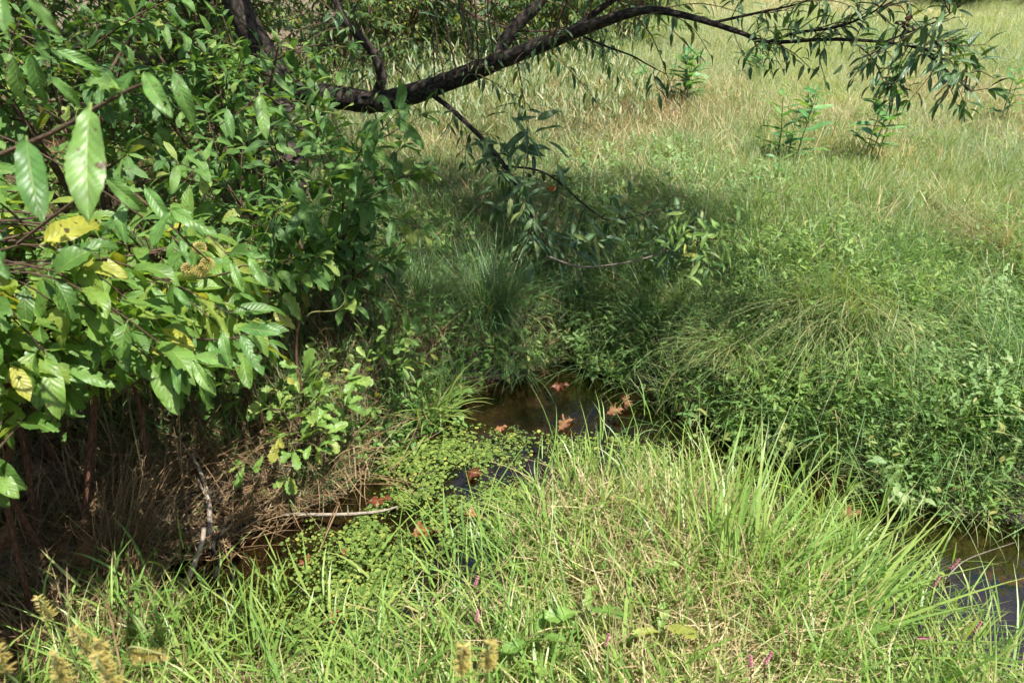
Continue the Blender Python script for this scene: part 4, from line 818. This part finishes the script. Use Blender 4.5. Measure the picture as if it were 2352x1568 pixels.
def ball_mesh(rad):
    mb = MB(); n = 90
    for i in range(n):
        z = 1 - 2 * (i + .5) / n; a = i * 2.39996; q = math.sqrt(1 - z * z); d = np.array([q * math.cos(a), q * math.sin(a), z]); s = np.cross(d, [.3, .5, .8]); s /= np.linalg.norm(s); w = np.cross(d, s)
        p = d * rad; k = rad * .13; mb.add([p * .8 + s * k, p * .8 + w * k, p * .8 - s * k, p * .8 - w * k, p * 1.12], [(0, 1, 4), (1, 2, 4), (2, 3, 4), (3, 0, 4)], None, np.array([(i * .37) % 1, .3, 0, 1]))
    return mb.mesh('seed_ball', [M['ball']], False)
bm_ = ball_mesh(.012)
for (u, v, D) in ((458, 570, 1.2), (432, 618, 1.22), (462, 622, 1.2), (476, 606, 1.19)):
    o = link('seed_ball', bm_, bush); c = at(u, v, D); o.location = c - BB; o.rotation_euler = (u, v, 0)

# ---- other shrubs behind and beside it
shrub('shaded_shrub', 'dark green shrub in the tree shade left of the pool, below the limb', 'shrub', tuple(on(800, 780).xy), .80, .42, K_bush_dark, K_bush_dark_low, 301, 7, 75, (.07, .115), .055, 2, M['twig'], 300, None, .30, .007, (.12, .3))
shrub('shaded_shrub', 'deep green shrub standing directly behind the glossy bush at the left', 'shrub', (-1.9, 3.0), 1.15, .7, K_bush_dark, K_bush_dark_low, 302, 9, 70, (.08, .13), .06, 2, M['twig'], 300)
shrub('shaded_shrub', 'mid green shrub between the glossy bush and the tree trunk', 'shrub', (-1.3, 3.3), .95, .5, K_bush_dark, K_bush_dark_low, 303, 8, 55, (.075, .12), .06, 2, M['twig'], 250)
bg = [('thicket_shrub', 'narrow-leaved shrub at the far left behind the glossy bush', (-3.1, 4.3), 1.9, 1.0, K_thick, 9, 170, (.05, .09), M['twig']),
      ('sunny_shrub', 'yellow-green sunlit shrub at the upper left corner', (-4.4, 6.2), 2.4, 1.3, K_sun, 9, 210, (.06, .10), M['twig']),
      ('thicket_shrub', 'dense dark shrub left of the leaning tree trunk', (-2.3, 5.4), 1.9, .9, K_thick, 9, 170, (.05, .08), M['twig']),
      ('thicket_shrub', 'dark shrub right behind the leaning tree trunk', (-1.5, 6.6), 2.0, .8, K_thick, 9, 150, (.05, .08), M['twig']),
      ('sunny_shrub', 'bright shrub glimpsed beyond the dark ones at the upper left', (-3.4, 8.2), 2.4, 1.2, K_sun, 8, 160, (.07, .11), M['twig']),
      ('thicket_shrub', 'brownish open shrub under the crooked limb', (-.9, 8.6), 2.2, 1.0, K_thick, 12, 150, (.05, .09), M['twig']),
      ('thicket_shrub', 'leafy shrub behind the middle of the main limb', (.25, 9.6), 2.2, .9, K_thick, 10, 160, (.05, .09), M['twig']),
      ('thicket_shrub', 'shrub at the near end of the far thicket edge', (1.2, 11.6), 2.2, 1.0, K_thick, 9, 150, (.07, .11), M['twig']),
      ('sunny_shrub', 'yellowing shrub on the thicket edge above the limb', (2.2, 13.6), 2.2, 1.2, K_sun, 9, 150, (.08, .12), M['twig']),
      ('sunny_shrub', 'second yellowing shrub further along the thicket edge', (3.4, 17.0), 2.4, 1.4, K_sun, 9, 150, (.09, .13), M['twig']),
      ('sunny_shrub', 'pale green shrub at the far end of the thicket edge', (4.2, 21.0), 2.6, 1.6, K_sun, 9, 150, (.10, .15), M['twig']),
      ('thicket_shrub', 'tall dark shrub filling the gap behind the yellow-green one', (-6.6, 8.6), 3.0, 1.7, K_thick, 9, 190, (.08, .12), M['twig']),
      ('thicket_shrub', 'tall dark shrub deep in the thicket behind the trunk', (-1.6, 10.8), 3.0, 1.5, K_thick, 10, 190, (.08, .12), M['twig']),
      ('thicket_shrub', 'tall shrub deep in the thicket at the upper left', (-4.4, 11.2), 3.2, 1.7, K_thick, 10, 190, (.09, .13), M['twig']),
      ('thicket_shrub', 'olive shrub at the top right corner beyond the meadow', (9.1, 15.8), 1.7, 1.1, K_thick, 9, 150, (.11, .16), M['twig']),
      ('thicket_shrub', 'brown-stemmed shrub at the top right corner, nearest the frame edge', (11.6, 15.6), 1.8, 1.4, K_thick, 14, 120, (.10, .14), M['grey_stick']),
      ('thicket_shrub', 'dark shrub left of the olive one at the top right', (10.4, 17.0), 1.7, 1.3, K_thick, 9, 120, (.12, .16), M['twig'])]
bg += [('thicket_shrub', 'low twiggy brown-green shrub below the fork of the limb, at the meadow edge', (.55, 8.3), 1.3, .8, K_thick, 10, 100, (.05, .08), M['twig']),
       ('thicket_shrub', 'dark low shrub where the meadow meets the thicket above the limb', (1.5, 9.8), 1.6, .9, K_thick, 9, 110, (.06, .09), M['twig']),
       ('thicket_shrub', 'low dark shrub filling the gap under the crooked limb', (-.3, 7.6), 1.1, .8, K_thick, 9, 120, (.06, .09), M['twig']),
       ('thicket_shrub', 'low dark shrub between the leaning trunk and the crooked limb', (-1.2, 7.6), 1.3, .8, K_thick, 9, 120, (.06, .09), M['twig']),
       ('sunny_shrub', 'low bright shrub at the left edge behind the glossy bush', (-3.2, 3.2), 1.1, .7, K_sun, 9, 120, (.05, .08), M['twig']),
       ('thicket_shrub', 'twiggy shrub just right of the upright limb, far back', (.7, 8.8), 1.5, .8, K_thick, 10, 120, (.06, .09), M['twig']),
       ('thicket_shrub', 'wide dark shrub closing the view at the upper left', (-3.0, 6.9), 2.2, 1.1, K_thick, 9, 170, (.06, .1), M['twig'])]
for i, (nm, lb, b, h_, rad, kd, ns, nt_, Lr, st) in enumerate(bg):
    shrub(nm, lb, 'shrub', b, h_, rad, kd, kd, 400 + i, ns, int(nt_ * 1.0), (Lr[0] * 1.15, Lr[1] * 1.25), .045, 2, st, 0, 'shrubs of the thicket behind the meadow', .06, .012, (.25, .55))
# trees standing in the thicket, their crowns out of the top of the view
def thicket_tree(pts, rads, label, crown_c, crown_r, seed, nl=70):
    r = np.random.default_rng(seed); f = pts[0].copy(); f.z = hz(f.x, f.y) - .05; root_ = empty('thicket_tree', f, label, 'tree', 'trees of the thicket behind the meadow')
    stem_part(root_, 'trunk', [f] + pts[1:], rads, M['bark'], 12, .2, 36); lv = []; tw = MB(); top = pts[-1]
    for i in range(nl):
        d = rvec(r); d = d / d.length * r.uniform(.3, 1) ** .5; c = Vector(crown_c) + Vector((d.x * crown_r[0], d.y * crown_r[1], d.z * crown_r[2])); s = pts[-1].lerp(pts[-2], r.uniform(0, .8))
        Q = smooth([s, s.lerp(c, .6) + rvec(r, .08), c], 7); tube(tw, Q - np.array(tuple(f)), [.012, .003], 4, cap=False)
        for _ in range(3):
            e = c + rvec(r, .18); T = smooth([s.lerp(c, .75), c, e], 5); lv += twig_leaves(r, T, (.08, .12), .04, 2, .4, .1, 4)
    tag(link('twigs', tw.mesh('twigs', [M['twig']]), root_), kind='stuff'); emit_leaves(root_, K_thick, K_thick, lv, 0, M['thicket'])
g0 = on(600, 330)
thicket_tree([Vector((-2.0, 5.4, 0)), at(590, 150, 5.4), at(572, 95, 5.4), at(548, 55, 5.4), at(545, 0, 5.4), at(530, -160, 5.4), at(560, -420, 5.5)], [.075, .07, .066, .062, .06, .055, .04], 'dark trunk with a bend, seen in the gap left of the leaning tree', (-2.0, 5.6, 3.9), (1.5, 1.5, .9), 601, 60)
thicket_tree([Vector((.35, 10.4, 0)), Vector((.4, 10.4, 1.4)), Vector((.5, 10.3, 2.8)), Vector((.4, 10.2, 4))], [.12, .11, .09, .06], 'straight trunk far back behind the upright limb', (-.2, 9.4, 4.2), (2.2, 2.2, 1.1), 602, 70)
thicket_tree([Vector((-4.8, 9.0, 0)), Vector((-4.7, 9.0, 1.4)), Vector((-4.5, 8.8, 2.8)), Vector((-4.4, 8.6, 4))], [.14, .12, .09, .06], 'thick trunk far back at the upper left', (-5.2, 8.8, 4.4), (2.4, 2.2, 1.1), 603, 60)

# ---- toothed-leaved shrublet in the sun beside the pool
tb = on(735, 1165); r_, _ = shrub('toothed_shrublet', 'low shrublet with pale green toothed leaves at the left edge of the pool', 'shrub', (tb.x - .06, tb.y + .12), .30, .22, K_tooth, K_tooth_low, 710, 8, 24, (.055, .09), .06, 1, M['twig'], 160, None, .35, .0045, (.08, .16))
tb = on(930, 1060); shrub('toothed_shrublet', 'smaller toothed-leaved shrublet among the grass above the pool edge', 'shrub', (tb.x - .1, tb.y + .15), .26, .16, K_tooth, K_tooth_low, 711, 6, 16, (.04, .06), .06, 1, M['twig'], 90, None, .35, .004, (.08, .14))
tb = on(560, 1110); shrub('toothed_shrublet', 'sparse toothed-leaved shrublet growing over the dead stalks left of the pool', 'shrub', (tb.x, tb.y + .1), .30, .15, K_tooth, K_tooth_low, 712, 5, 12, (.04, .065), .07, 1, M['red_stem'], 60, None, .4, .004, (.08, .14))
# thin sapling with a curled tendril
f = on(705, 985); sp = empty('thin_sapling', f, 'thin reddish sapling with a few leaves and one curled shoot, before the shaded shrub', 'sapling')
D0 = 2.2
SPp = [f] + [at(u, v, 2.15) for u, v in ((695, 900), (682, 830), (684, 760), (700, 700), (718, 655))]
stem_part(sp, 'stem', SPp, [.0045, .004, .0035, .003, .002], M['red_stem'], 6)
stem_part(sp, 'shoot', [at(703, 728, 2.15), at(720, 716, 2.15), at(770, 712, 2.14), at(792, 690, 2.14), at(784, 665, 2.14), at(775, 660, 2.14)], [.0018, .0008], M['green_stem'], 5)
sl = []
for a in ((697, 745, 655, 672), (690, 845, 640, 835), (684, 760, 630, 715), (700, 860, 720, 800), (718, 655, 740, 610), (718, 655, 690, 620), (690, 890, 660, 870)):
    p = at(a[0], a[1], 2.15); q = at(a[2], a[3], 2.12); sl.append((p, q - p, Vector((0, -.5, .7)), int(rbn.integers(0, 99))))
emit_leaves(sp, K_tooth, K_tooth_low, sl, 20)

# ---- broad-leaved herbs standing in the meadow
def herb(u, v, hgt, npair, label, Lr=(.07, .11), seed=1, lean=.0, nst=1):
    r = np.random.default_rng(seed); f = on(u, v); hgt *= 1.3; root_ = empty('broad_leaved_herb', f, label, 'plant', 'broad-leaved herbs in the meadow'); lv = []
    for s in range(nst):
        o_ = Vector((r.normal(0, .035), r.normal(0, .035), 0)) * (nst > 1); top = f + o_ * 1.9 + Vector((lean, 0, hgt * r.uniform(.8, 1))); P = [f + o_, (f + o_).lerp(top, .5) + rvec(r, .01), top]
        stem_part(root_, 'stem', P, [.005, .004, .002], M['green_stem'], 6); Q = smooth(P, 20)
        for j in range(npair):
            t = .25 + .75 * (j + 1) / npair; p = Vector(Q[min(int(t * 19), 19)]); a = j * 1.57 + r.uniform(-.3, .3)
            for q in (0, PI): d = Vector((math.cos(a + q), math.sin(a + q), r.uniform(-.1, .6))); lv.append((p, d.normalized() * r.uniform(*Lr) * 1.6 * (1.15 - .45 * t), UP + rvec(r, .2), int(r.integers(0, 99))))
    emit_leaves(root_, K_milk, K_milk, lv, 300); return root_
herb(1575, 262, .42, 8, 'bushy light green herb standing alone left of the meadow middle', (.09, .14), 1, 0, 4)
herb(1468, 262, .26, 4, 'low herb just left of the bushy one at the meadow edge', (.08, .12), 2, 0, 3)
herb(1775, 405, .42, 6, 'upright herb with stacked leaf pairs in the middle of the meadow', (.10, .13), 3, -.04, 2)
herb(1790, 408, .30, 5, 'shorter leaf-paired herb touching the right of the upright one', (.09, .12), 4, .03)
herb(1970, 410, .56, 8, 'tallest leaf-paired herb, right of the meadow middle', (.09, .13), 5, .06, 2)
herb(2000, 405, .40, 6, 'herb with drooping leaves beside the orange dodder', (.08, .11), 6, .05)
herb(2300, 310, .34, 5, 'bluish-green herb near the right edge of the meadow', (.08, .11), 7, 0, 2)
herb(1745, 190, .28, 5, 'small pale herb far back below the drooping limb tip', (.10, .14), 8, 0, 3)
herb(1770, 480, .22, 3, 'lone low herb with yellowing leaves below the upright one', (.07, .10), 9)
herb(1850, 330, .30, 6, 'loose many-stemmed herb behind the two middle herbs', (.05, .08), 10, 0, 5)
def dodder():
    r = np.random.default_rng(3); f = on(2040, 430); mb = MB()
    for _ in range(90):
        b = np.array([r.normal(0, .13), r.normal(0, .1), abs(r.normal(.12, .08))]); blade(mb, r, b, r.uniform(0, 6), r.uniform(.04, .10), .003, r.uniform(.2, 1.5), r.uniform(-1, 2), 3)
    o = link('orange_dodder', mb.mesh('orange_dodder', [M['orange']])); o.location = f; tag(o, 'thin orange twining dodder threads tangled at the foot of the meadow herbs', 'vine')
dodder()

# ---- tussocks one can point at
def tussock(name, label, pos, n, L_, w, mat, th, droop, rad, seed, az=None, azs=PI, part='blade', segs=7, nbig=0, group='grass tussocks by the water'):
    r = np.random.default_rng(seed); f = pos; root_ = empty(name, f, label, 'grass tussock', group)
    mb = tuft(r, n, rad, L_, w, th, droop, segs, az, azs, 0, .02); o = link('blades', mb.mesh('blades', [mat]), root_); tag(o, kind='stuff')
    for i in range(nbig):
        m1 = tuft(r, 1, rad, (L_[0] * 1.1, L_[1] * 1.1), (w[1], w[1] * 1.5), th, droop, segs, az, azs); link('blade', m1.mesh('blade', [mat]), root_)
    return root_
tussock('grass_tussock', 'big dark sedge tussock arching over the head of the pool', on(1120, 730), 900, (.22, .46), (.0018, .0035), M['sedge'], (.1, 1.1), (.4, 1.9), .10, 801, nbig=14)
tussock('grass_tussock', 'second dark sedge tussock just right of the big one', on(1330, 720), 380, (.16, .32), (.0016, .003), M['sedge'], (.1, 1.1), (.4, 1.8), .09, 802)
tussock('grass_tussock', 'sedge tussock left of the big one, half under the shaded shrub', on(960, 720), 380, (.2, .38), (.0018, .003), M['sedge'], (.1, 1.0), (.4, 1.7), .08, 803)
tussock('grass_tussock', 'tawny streaked rush tussock hanging down the right bank to the water', on(1930, 740), 520, (.34, .72), (.0018, .0034), M['rush'], (.5, 1.25), (.7, 1.6), .17, 804, az=-2.15, azs=.38, nbig=12)
tussock('grass_tussock', 'lower fringe of fine rushes left of the tawny tussock', on(1690, 830), 300, (.22, .42), (.0016, .003), M['rush'], (.4, 1.1), (.8, 1.8), .09, 805, az=-2.5, azs=.5)
tussock('grass_tussock', 'green fan of broad blades on the left lip of the pool', on(985, 980), 90, (.16, .30), (.004, .0075), M['grass'], (.1, 1.0), (.4, 1.4), .06, 806, nbig=30)
tussock('grass_tussock', 'small clump of broad blades above the green fan', on(1040, 900), 60, (.14, .28), (.004, .007), M['grass_cool'], (.1, .9), (.4, 1.4), .07, 807, nbig=16)
tussock('grass_tussock', 'bluish tussock at the right edge of the view, level with the bank', on(2370, 900), 420, (.25, .45), (.002, .004), M['grass_cool'], (.2, 1.1), (.4, 1.5), .10, 808, nbig=10)
tussock('grass_tussock', 'pale flattened tussock at the right edge of the meadow', on(2330, 600), 420, (.25, .45), (.002, .004), M['straw'], (.8, 1.5), (-.1, .6), .10, 809, az=PI, azs=.6)
tussock('grass_tussock', 'long-bladed green tussock leaning from the near bank over the right-hand water', on(1640, 1420), 26, (.32, .55), (.004, .008), M['grass'], (.4, 1.0), (.1, .8), .10, 810, az=.85, azs=.4, nbig=22)
tussock('grass_tussock', 'second long-bladed tussock leaning right beside the bottom edge', on(1850, 1500), 22, (.30, .5), (.004, .008), M['grass'], (.6, 1.2), (.1, .7), .09, 811, az=.5, azs=.4, nbig=20)
tussock('grass_tussock', 'dry bleached tussock with curled straw in the near grass', on(1560, 1330), 160, (.14, .30), (.002, .005), M['straw'], (.2, 1.4), (.2, 2.2), .09, 812, nbig=24)
tussock('grass_tussock', 'second bleached tussock nearer the bottom edge', on(1700, 1480), 150, (.14, .30), (.002, .005), M['straw'], (.3, 1.4), (.2, 2.2), .10, 813, nbig=24)
tussock('grass_tussock', 'arching brown dead stalks left of the pale leaning stick', on(290, 1330), 130, (.22, .42), (.0016, .0032), M['litter_straw'], (.1, .6), (.3, 1.4), .05, 814, az=.9, azs=.5, nbig=16)
tussock('grass_tussock', 'dark sedge fringe drooping into the head of the pool', on(1180, 850), 200, (.12, .26), (.0018, .0032), M['sedge'], (.3, 1.1), (.5, 1.8), .10, 815, az=-1.4, azs=.7)

# ---- sticks
def stick(label, pts, rad, mat='grey_stick', knob=None):
    P = [Vector(p) for p in pts]; root_ = link('fallen_stick', None) if False else empty('fallen_stick', P[0], label, 'stick', 'sticks by the pool')
    stem_part(root_, 'shaft', P, rad, M[mat], 9, .3, 30)
    if knob: stem_part(root_, 'side_twig', [Vector(k) for k in knob], [rad[0] * .5, rad[0] * .25], M[mat], 6, .2)
    return root_
def onz(u, v, z): X = (u - 1176) / 1568; Y = (784 - v) / 1568; t = (z - H) / (-SP + Y * CP); return Vector((X * t, (CP + Y * SP) * t, z))
stick('pale stick lying level across the left edge of the pool', [onz(640, 1180, .03), onz(720, 1181, .025), onz(800, 1180, .02), onz(880, 1172, .012), onz(935, 1155, -.004)], [.0055, .005, .0048, .004, .002], knob=[onz(800, 1180, .022), onz(798, 1160, .05)])
stick('pale stick slanting down into the dark mud at the lower left', [onz(470, 1210, .15), onz(462, 1250, .12), onz(440, 1310, .07), onz(412, 1375, .02), onz(400, 1400, -.01)], [.006, .0065, .007, .0065, .004])
stick('bent brown stick rising out of the mud left of the pool', [onz(480, 1260, .02), onz(482, 1180, .10), onz(470, 1110, .16), onz(440, 1040, .22)], [.007, .007, .006, .003], 'grey_stick', [onz(478, 1150, .13), onz(455, 1100, .2)])
stick('short dark root snaking over the mud below the slanting stick', [onz(530, 1200, .08), onz(490, 1250, .05), onz(500, 1300, .03), onz(485, 1350, .0)], [.008, .007, .006, .003], 'bark')
stick('thin straight twig poking from the right-hand mud', [onz(2170, 1330, .02), onz(2220, 1285, .04), onz(2330, 1245, .10)], [.002, .0016, .001])

# ---- fallen oak leaves, each a thing of its own
K_oak = [leaf_mesh('oak_leaf', [M['oak']], rl, .12, .085 * rl.uniform(.7, 1.15), 26, 4, p_oak, rl.uniform(-1.1, 1.1), 0, rl.uniform(-.3, .4), .14, 0, int(rl.integers(0, 4)), sweep=rl.uniform(.2, .5), petiole=.12, curl=rl.uniform(-.6, .8)) for _ in range(5)]
K_oakr = [leaf_mesh('oak_leaf', [M['oak_red']], rl, .12, .085, 26, 4, p_oak, rl.uniform(-.9, .9), 0, rl.uniform(-.2, .3), .12, 0, int(rl.integers(0, 4)), sweep=rl.uniform(.2, .5), petiole=.12, curl=rl.uniform(-.5, .6)) for _ in range(4)]
c_ = bpy.data.collections.new('kinds_of_litter')
for i in range(5): c_.objects.link(bpy.data.objects.new('litter_%02d' % i, K_oak[i][0]))
PROTO['litter'] = (c_, 5); rng = np.random.default_rng(99)
spread('leaf_litter', 'litter', rng, (-2.6, -.45, .8, 2.8), 2000, lambda x, y: (sdist(x, y) > .0) * (fnoise(x, y, 3, 201) > .45) * .9, (.5, .95), sink=-.02, tilt=.35, label='dull brown dead leaves strewn over the shaded mud at the lower left')
spread('tree_litter', 'litter', rng, (-3, 3.2, 2.4, 6.5), 420, lambda x, y: farbank(x, y, .1) * .8, (.4, .7), sink=-.03, tilt=.4, label='scattered dead oak leaves on the ground beyond the pool')
def oak(u, v, L_, label, wet=False, z=None, ang=None, tilt=.15, i=[0], group='fallen oak leaves'):
    r = np.random.default_rng(1000 + i[0]); i[0] += 1; p = on(u, v) if z is None else onz(u, v, z); a = r.uniform(0, 2 * PI) if ang is None else ang
    me, ch = (K_oakr if wet else K_oak)[int(r.integers(0, 4))]; d = Vector((math.cos(a), math.sin(a), r.uniform(0, tilt))).normalized() * L_
    o = link('oak_leaf', me); q = leaf_matrix(p - d * .5 + Vector((0, 0, .004 if z is not None else .02)), d, Vector((r.normal(0, tilt), r.normal(0, tilt) - tilt, 1)), ch); o.matrix_world = q
    return tag(o, label, 'leaf', group)
oak(975, 1222, .115, 'large orange-brown oak leaf lying half sunk in the middle of the pool', True, .001, .3, .03)
oak(1085, 1092, .085, 'rust-coloured curled oak leaf floating above the large one', True, .006, 1.3, .2)
oak(1285, 888, .075, 'rusty ribbed oak leaf floating at the head of the pool', True, .006, .1, .25)
oak(1412, 948, .075, 'orange oak leaf caught at the right side of the pool head', False, .015, .3, .5)
oak(1440, 922, .085, 'pale buff oak leaf standing on edge behind the orange one', False, .03, 1.4, 1.4)
oak(1300, 978, .09, 'dull brown pointed oak leaf under the water near the pool middle', False, .003, .8, .05)
oak(870, 1152, .08, 'dark red oak leaf beside the tip of the level stick', True, .003, .2, .1)
oak(800, 645, .085, 'reddish oak leaf hung up in the shaded shrub', True, None, .1, .6).location = tuple(at(803, 645, 2.5))
oak(1090, 1190, .07, 'bright red-brown leaf under the grass stems right of the large one', True, .004, 2.9, .1)
oak(640, 1505, .10, 'buff oak leaf in the near grass at the bottom left of centre', False, None, .5, .3)
oak(190, 1385, .09, 'sunlit tan oak leaf at the edge of the muddy corner', False, None, .2, .4)
oak(50, 1335, .13, 'long dull oak leaf in the dark litter at the left edge', False, None, 2.9, .3)
oak(210, 1300, .10, 'shadowed brown oak leaf leaning in the litter above the tan one', False, None, 2.0, .7)
oak(70, 1400, .09, 'dark rusty oak leaf below the long dull one', True, None, 1.0, .3)
oak(120, 1430, .08, 'small brown oak leaf nearest the corner in the dark litter', False, None, 2.2, .3)
oak(430, 1385, .07, 'wet red leaf in the mud left of the slanting stick foot', True, None, .4, .2)
oak(655, 1335, .06, 'small wet orange leaf on the mud below the level stick', True, None, 1.9, .3)
oak(540, 1300, .07, 'wet brown leaf on the mud right of the dark root', False, None, .7, .2)
oak(1945, 1190, .11, 'pale drowned oak leaf in the right-hand water', False, .0, .1, .03)
oak(2020, 1155, .05, 'tiny rust leaf floating beyond the pale drowned one', True, .003, .1, .1)
oak(2330, 1345, .09, 'curled buff oak leaf on the mud at the right edge', False, None, .2, .5)
oak(2280, 1330, .08, 'brown oak leaf touching the curled buff one', False, None, 2.7, .4)
oak(1745, 1545, .11, 'broad tan oak leaf in the grass at the bottom edge', False, None, 2.8, .3)
oak(1255, 440, .07, 'orange-brown leaf snagged on the hanging branch', True, None, -1.2, .8).location = tuple(at(1262, 440, 2.95))
oak(1280, 280, .10, 'orange leaf on the sunlit ground beyond the limb', False, None, .6, .4)
oak(1345, 285, .09, 'second orange leaf on the sunlit ground, right of the first', False, None, 1.6, .4)
oak(1150, 985, .05, 'small copper leaf floating in the left part of the pool head', True, .003, .4, .05)
oak(700, 1290, .045, 'tiny copper leaf floating at the lower left of the pool', True, .003, 1.0, .05)
oak(790, 1270, .04, 'tiny ochre leaf floating among the cress', True, .003, 2.0, .05)
oak(760, 1420, .06, 'dark red leaf under the near grass at the pool bottom', True, .0, 1.0, .05)
wlm, wch = K_willow.v[1]; o = link('willow_leaf', wlm); pp = onz(957, 1124, .004); o.matrix_world = leaf_matrix(pp, Vector((.06, .004, 0)), UP, wch); tag(o, 'single long green willow leaf floating on the cress', 'leaf')
o = link('willow_leaf', wlm); o.matrix_world = leaf_matrix(onz(395, 1262, .06), Vector((.03, .03, .01)), UP, wch); tag(o, 'small pale green leaf on the mud left of the slanting stick', 'leaf')

# ---- pink knotweed spikes and yellow bristly sedge heads
def spike(pos, label, hgt, dirv, big=1.0, seed=0):
    r = np.random.default_rng(seed); f = Vector(pos); f.z = hz(f.x, f.y) - .01; root_ = empty('knotweed', f, label, 'flower', 'pink knotweed in the near grass')
    top = Vector(pos); e = top + Vector(dirv).normalized() * .035 * big
    stem_part(root_, 'stem', [f, f.lerp(top, .6) + Vector((.01, 0, .02)), top, e], [.0016, .0012, .0008], M['red_stem'], 5)
    mb = MB(); ax = (e - top)
    for i in range(34):
        q = top + ax * (i / 33) - f; a = i * 2.4; rr = .0032 * big * (1.1 - .5 * i / 33); c = np.array(tuple(q)) + np.array([math.cos(a) * rr, math.sin(a) * rr * .7, math.sin(a * 1.3) * rr * .5]); k = .0018 * big
        mb.add([c + (k, 0, 0), c + (0, k, 0), c - (k, 0, 0), c - (0, k, 0), c + (0, 0, k * 1.3), c - (0, 0, k * 1.3)], [(0, 1, 4), (1, 2, 4), (2, 3, 4), (3, 0, 4), (1, 0, 5), (2, 1, 5), (3, 2, 5), (0, 3, 5)], None, np.array([r.random(), .3, 0, 1]))
    link('flower_spike', mb.mesh('flower_spike', [M['pink']], False), root_)
for i, (u, v, D, dv, lb) in enumerate(((2182, 1305, 1.62, (.35, 0, .9), 'pink flower spike standing before the right-hand water'), (2145, 1345, 1.6, (.1, 0, 1), 'short pink spike left of the tall one at the right'),
        (2238, 1450, 1.5, (.1, 0, 1), 'pink spike over the dark water near the right edge'), (2105, 1465, 1.45, (1, 0, .05), 'pink spike lying level in the lower right grass'),
        (1757, 1522, 1.3, (.2, 0, 1), 'pink spike above the broad tan leaf at the bottom edge'), (1725, 1530, 1.3, (-.2, 0, 1), 'pale pink spike just left of that at the bottom edge'),
        (1090, 1345, 1.6, (.3, 0, 1), 'small pink spike in the grass below the pool middle'), (1095, 1425, 1.5, (.1, 0, 1), 'small pink spike nearer the viewer than the middle one'), (1392, 1480, 1.4, (.1, 0, 1), 'faint pink spike beside the broad-leaved seedling'))):
    spike(at(u, v, D), lb, 0, dv, 1.0, i)
def bristle_head(u, v, D, dirv, label, L_=.045, seed=0):
    r = np.random.default_rng(seed + 50); top = at(u, v, D); f = Vector((top.x * 1.03 + r.normal(0, .03), max(top.y + r.uniform(.0, .12), .5), 0)); f.z = hz(f.x, f.y) - .01
    root_ = empty('bristly_sedge', f, label, 'sedge', 'yellow bristly sedge heads'); e = top + Vector(dirv).normalized() * L_
    stem_part(root_, 'stem', [f, f.lerp(top, .5) + Vector((0, .02, .04)), top, e], [.0018, .0014, .001], M['green_stem'], 5)
    mb = MB(); ax = e - top
    for i in range(150):
        t = r.random(); q = top + ax * t - f; d = rvec(r); d = (d - ax * (d.dot(ax) / ax.length_squared)).normalized() + ax.normalized() * .35; l_ = .012 * (1 - .3 * t); s = d.orthogonal().normalized() * .0011
        mb.add([q - s, q + s, q + d * l_ * .6 + s * .8, q + d * l_], [(0, 1, 2), (0, 2, 3)], None, np.array([r.random(), .3, 0, 1]))
    link('seed_head', mb.mesh('seed_head', [M['bristle']], False), root_)
for i, (u, v, D, dv, lb) in enumerate(((18, 1545, .72, (0, .1, 1), 'yellow bristly seed head in the bottom left corner'), (208, 1500, .80, (-.15, 0, 1), 'tallest yellow bristly seed head near the bottom left'),
        (235, 1530, .72, (.25, 0, 1), 'olive bristly head leaning right of the tallest one'), (298, 1508, .80, (1, 0, .1), 'bristly head lying nearly level'), (150, 1565, .70, (.1, 0, 1), 'bristly head cut by the bottom edge, left of the others'),
        (265, 1570, .66, (-.1, 0, 1), 'bristly head cut by the bottom edge, right of the others'), (120, 1420, .95, (-.1, 0, 1), 'shaded bristly head before the dark litter'), (1060, 1545, .72, (.1, 0, 1), 'green-brown bristly head in the bottom centre'), (1120, 1535, .74, (.1, 0, 1), 'second green-brown bristly head right beside it'))):
    bristle_head(u, v, D, dv, lb, seed=i)
# broad-leaved seedlings in the near grass
def seedling(u, v, label, Ls, seed):
    r = np.random.default_rng(seed); f = on(u, v); root_ = empty('broad_leaved_seedling', f, label, 'plant', 'seedlings in the near grass'); lv = []
    stem_part(root_, 'stem', [f, f + Vector((0, 0, .10)), f + Vector((.01, -.01, .17))], [.0025, .0018], M['green_stem'], 5)
    for j in range(6):
        a = j * 2.4 + r.uniform(0, .5); d = Vector((math.cos(a), math.sin(a), .25)); lv.append((f + Vector((0, 0, .07 + .018 * j)), d.normalized() * Ls * r.uniform(.7, 1), UP + rvec(r, .15), int(r.integers(0, 99))))
    emit_leaves(root_, K_tooth, K_tooth_low, lv, 20)
seedling(1330, 1500, 'light green seedling with wide leaves near the bottom centre', .10, 1)
seedling(1230, 1560, 'light green seedling cut by the bottom edge', .10, 2)
seedling(1500, 1545, 'yellow-green seedling right of the bottom centre', .09, 3)
seedling(1500, 1400, 'small seedling beside the dry straw', .06, 4)
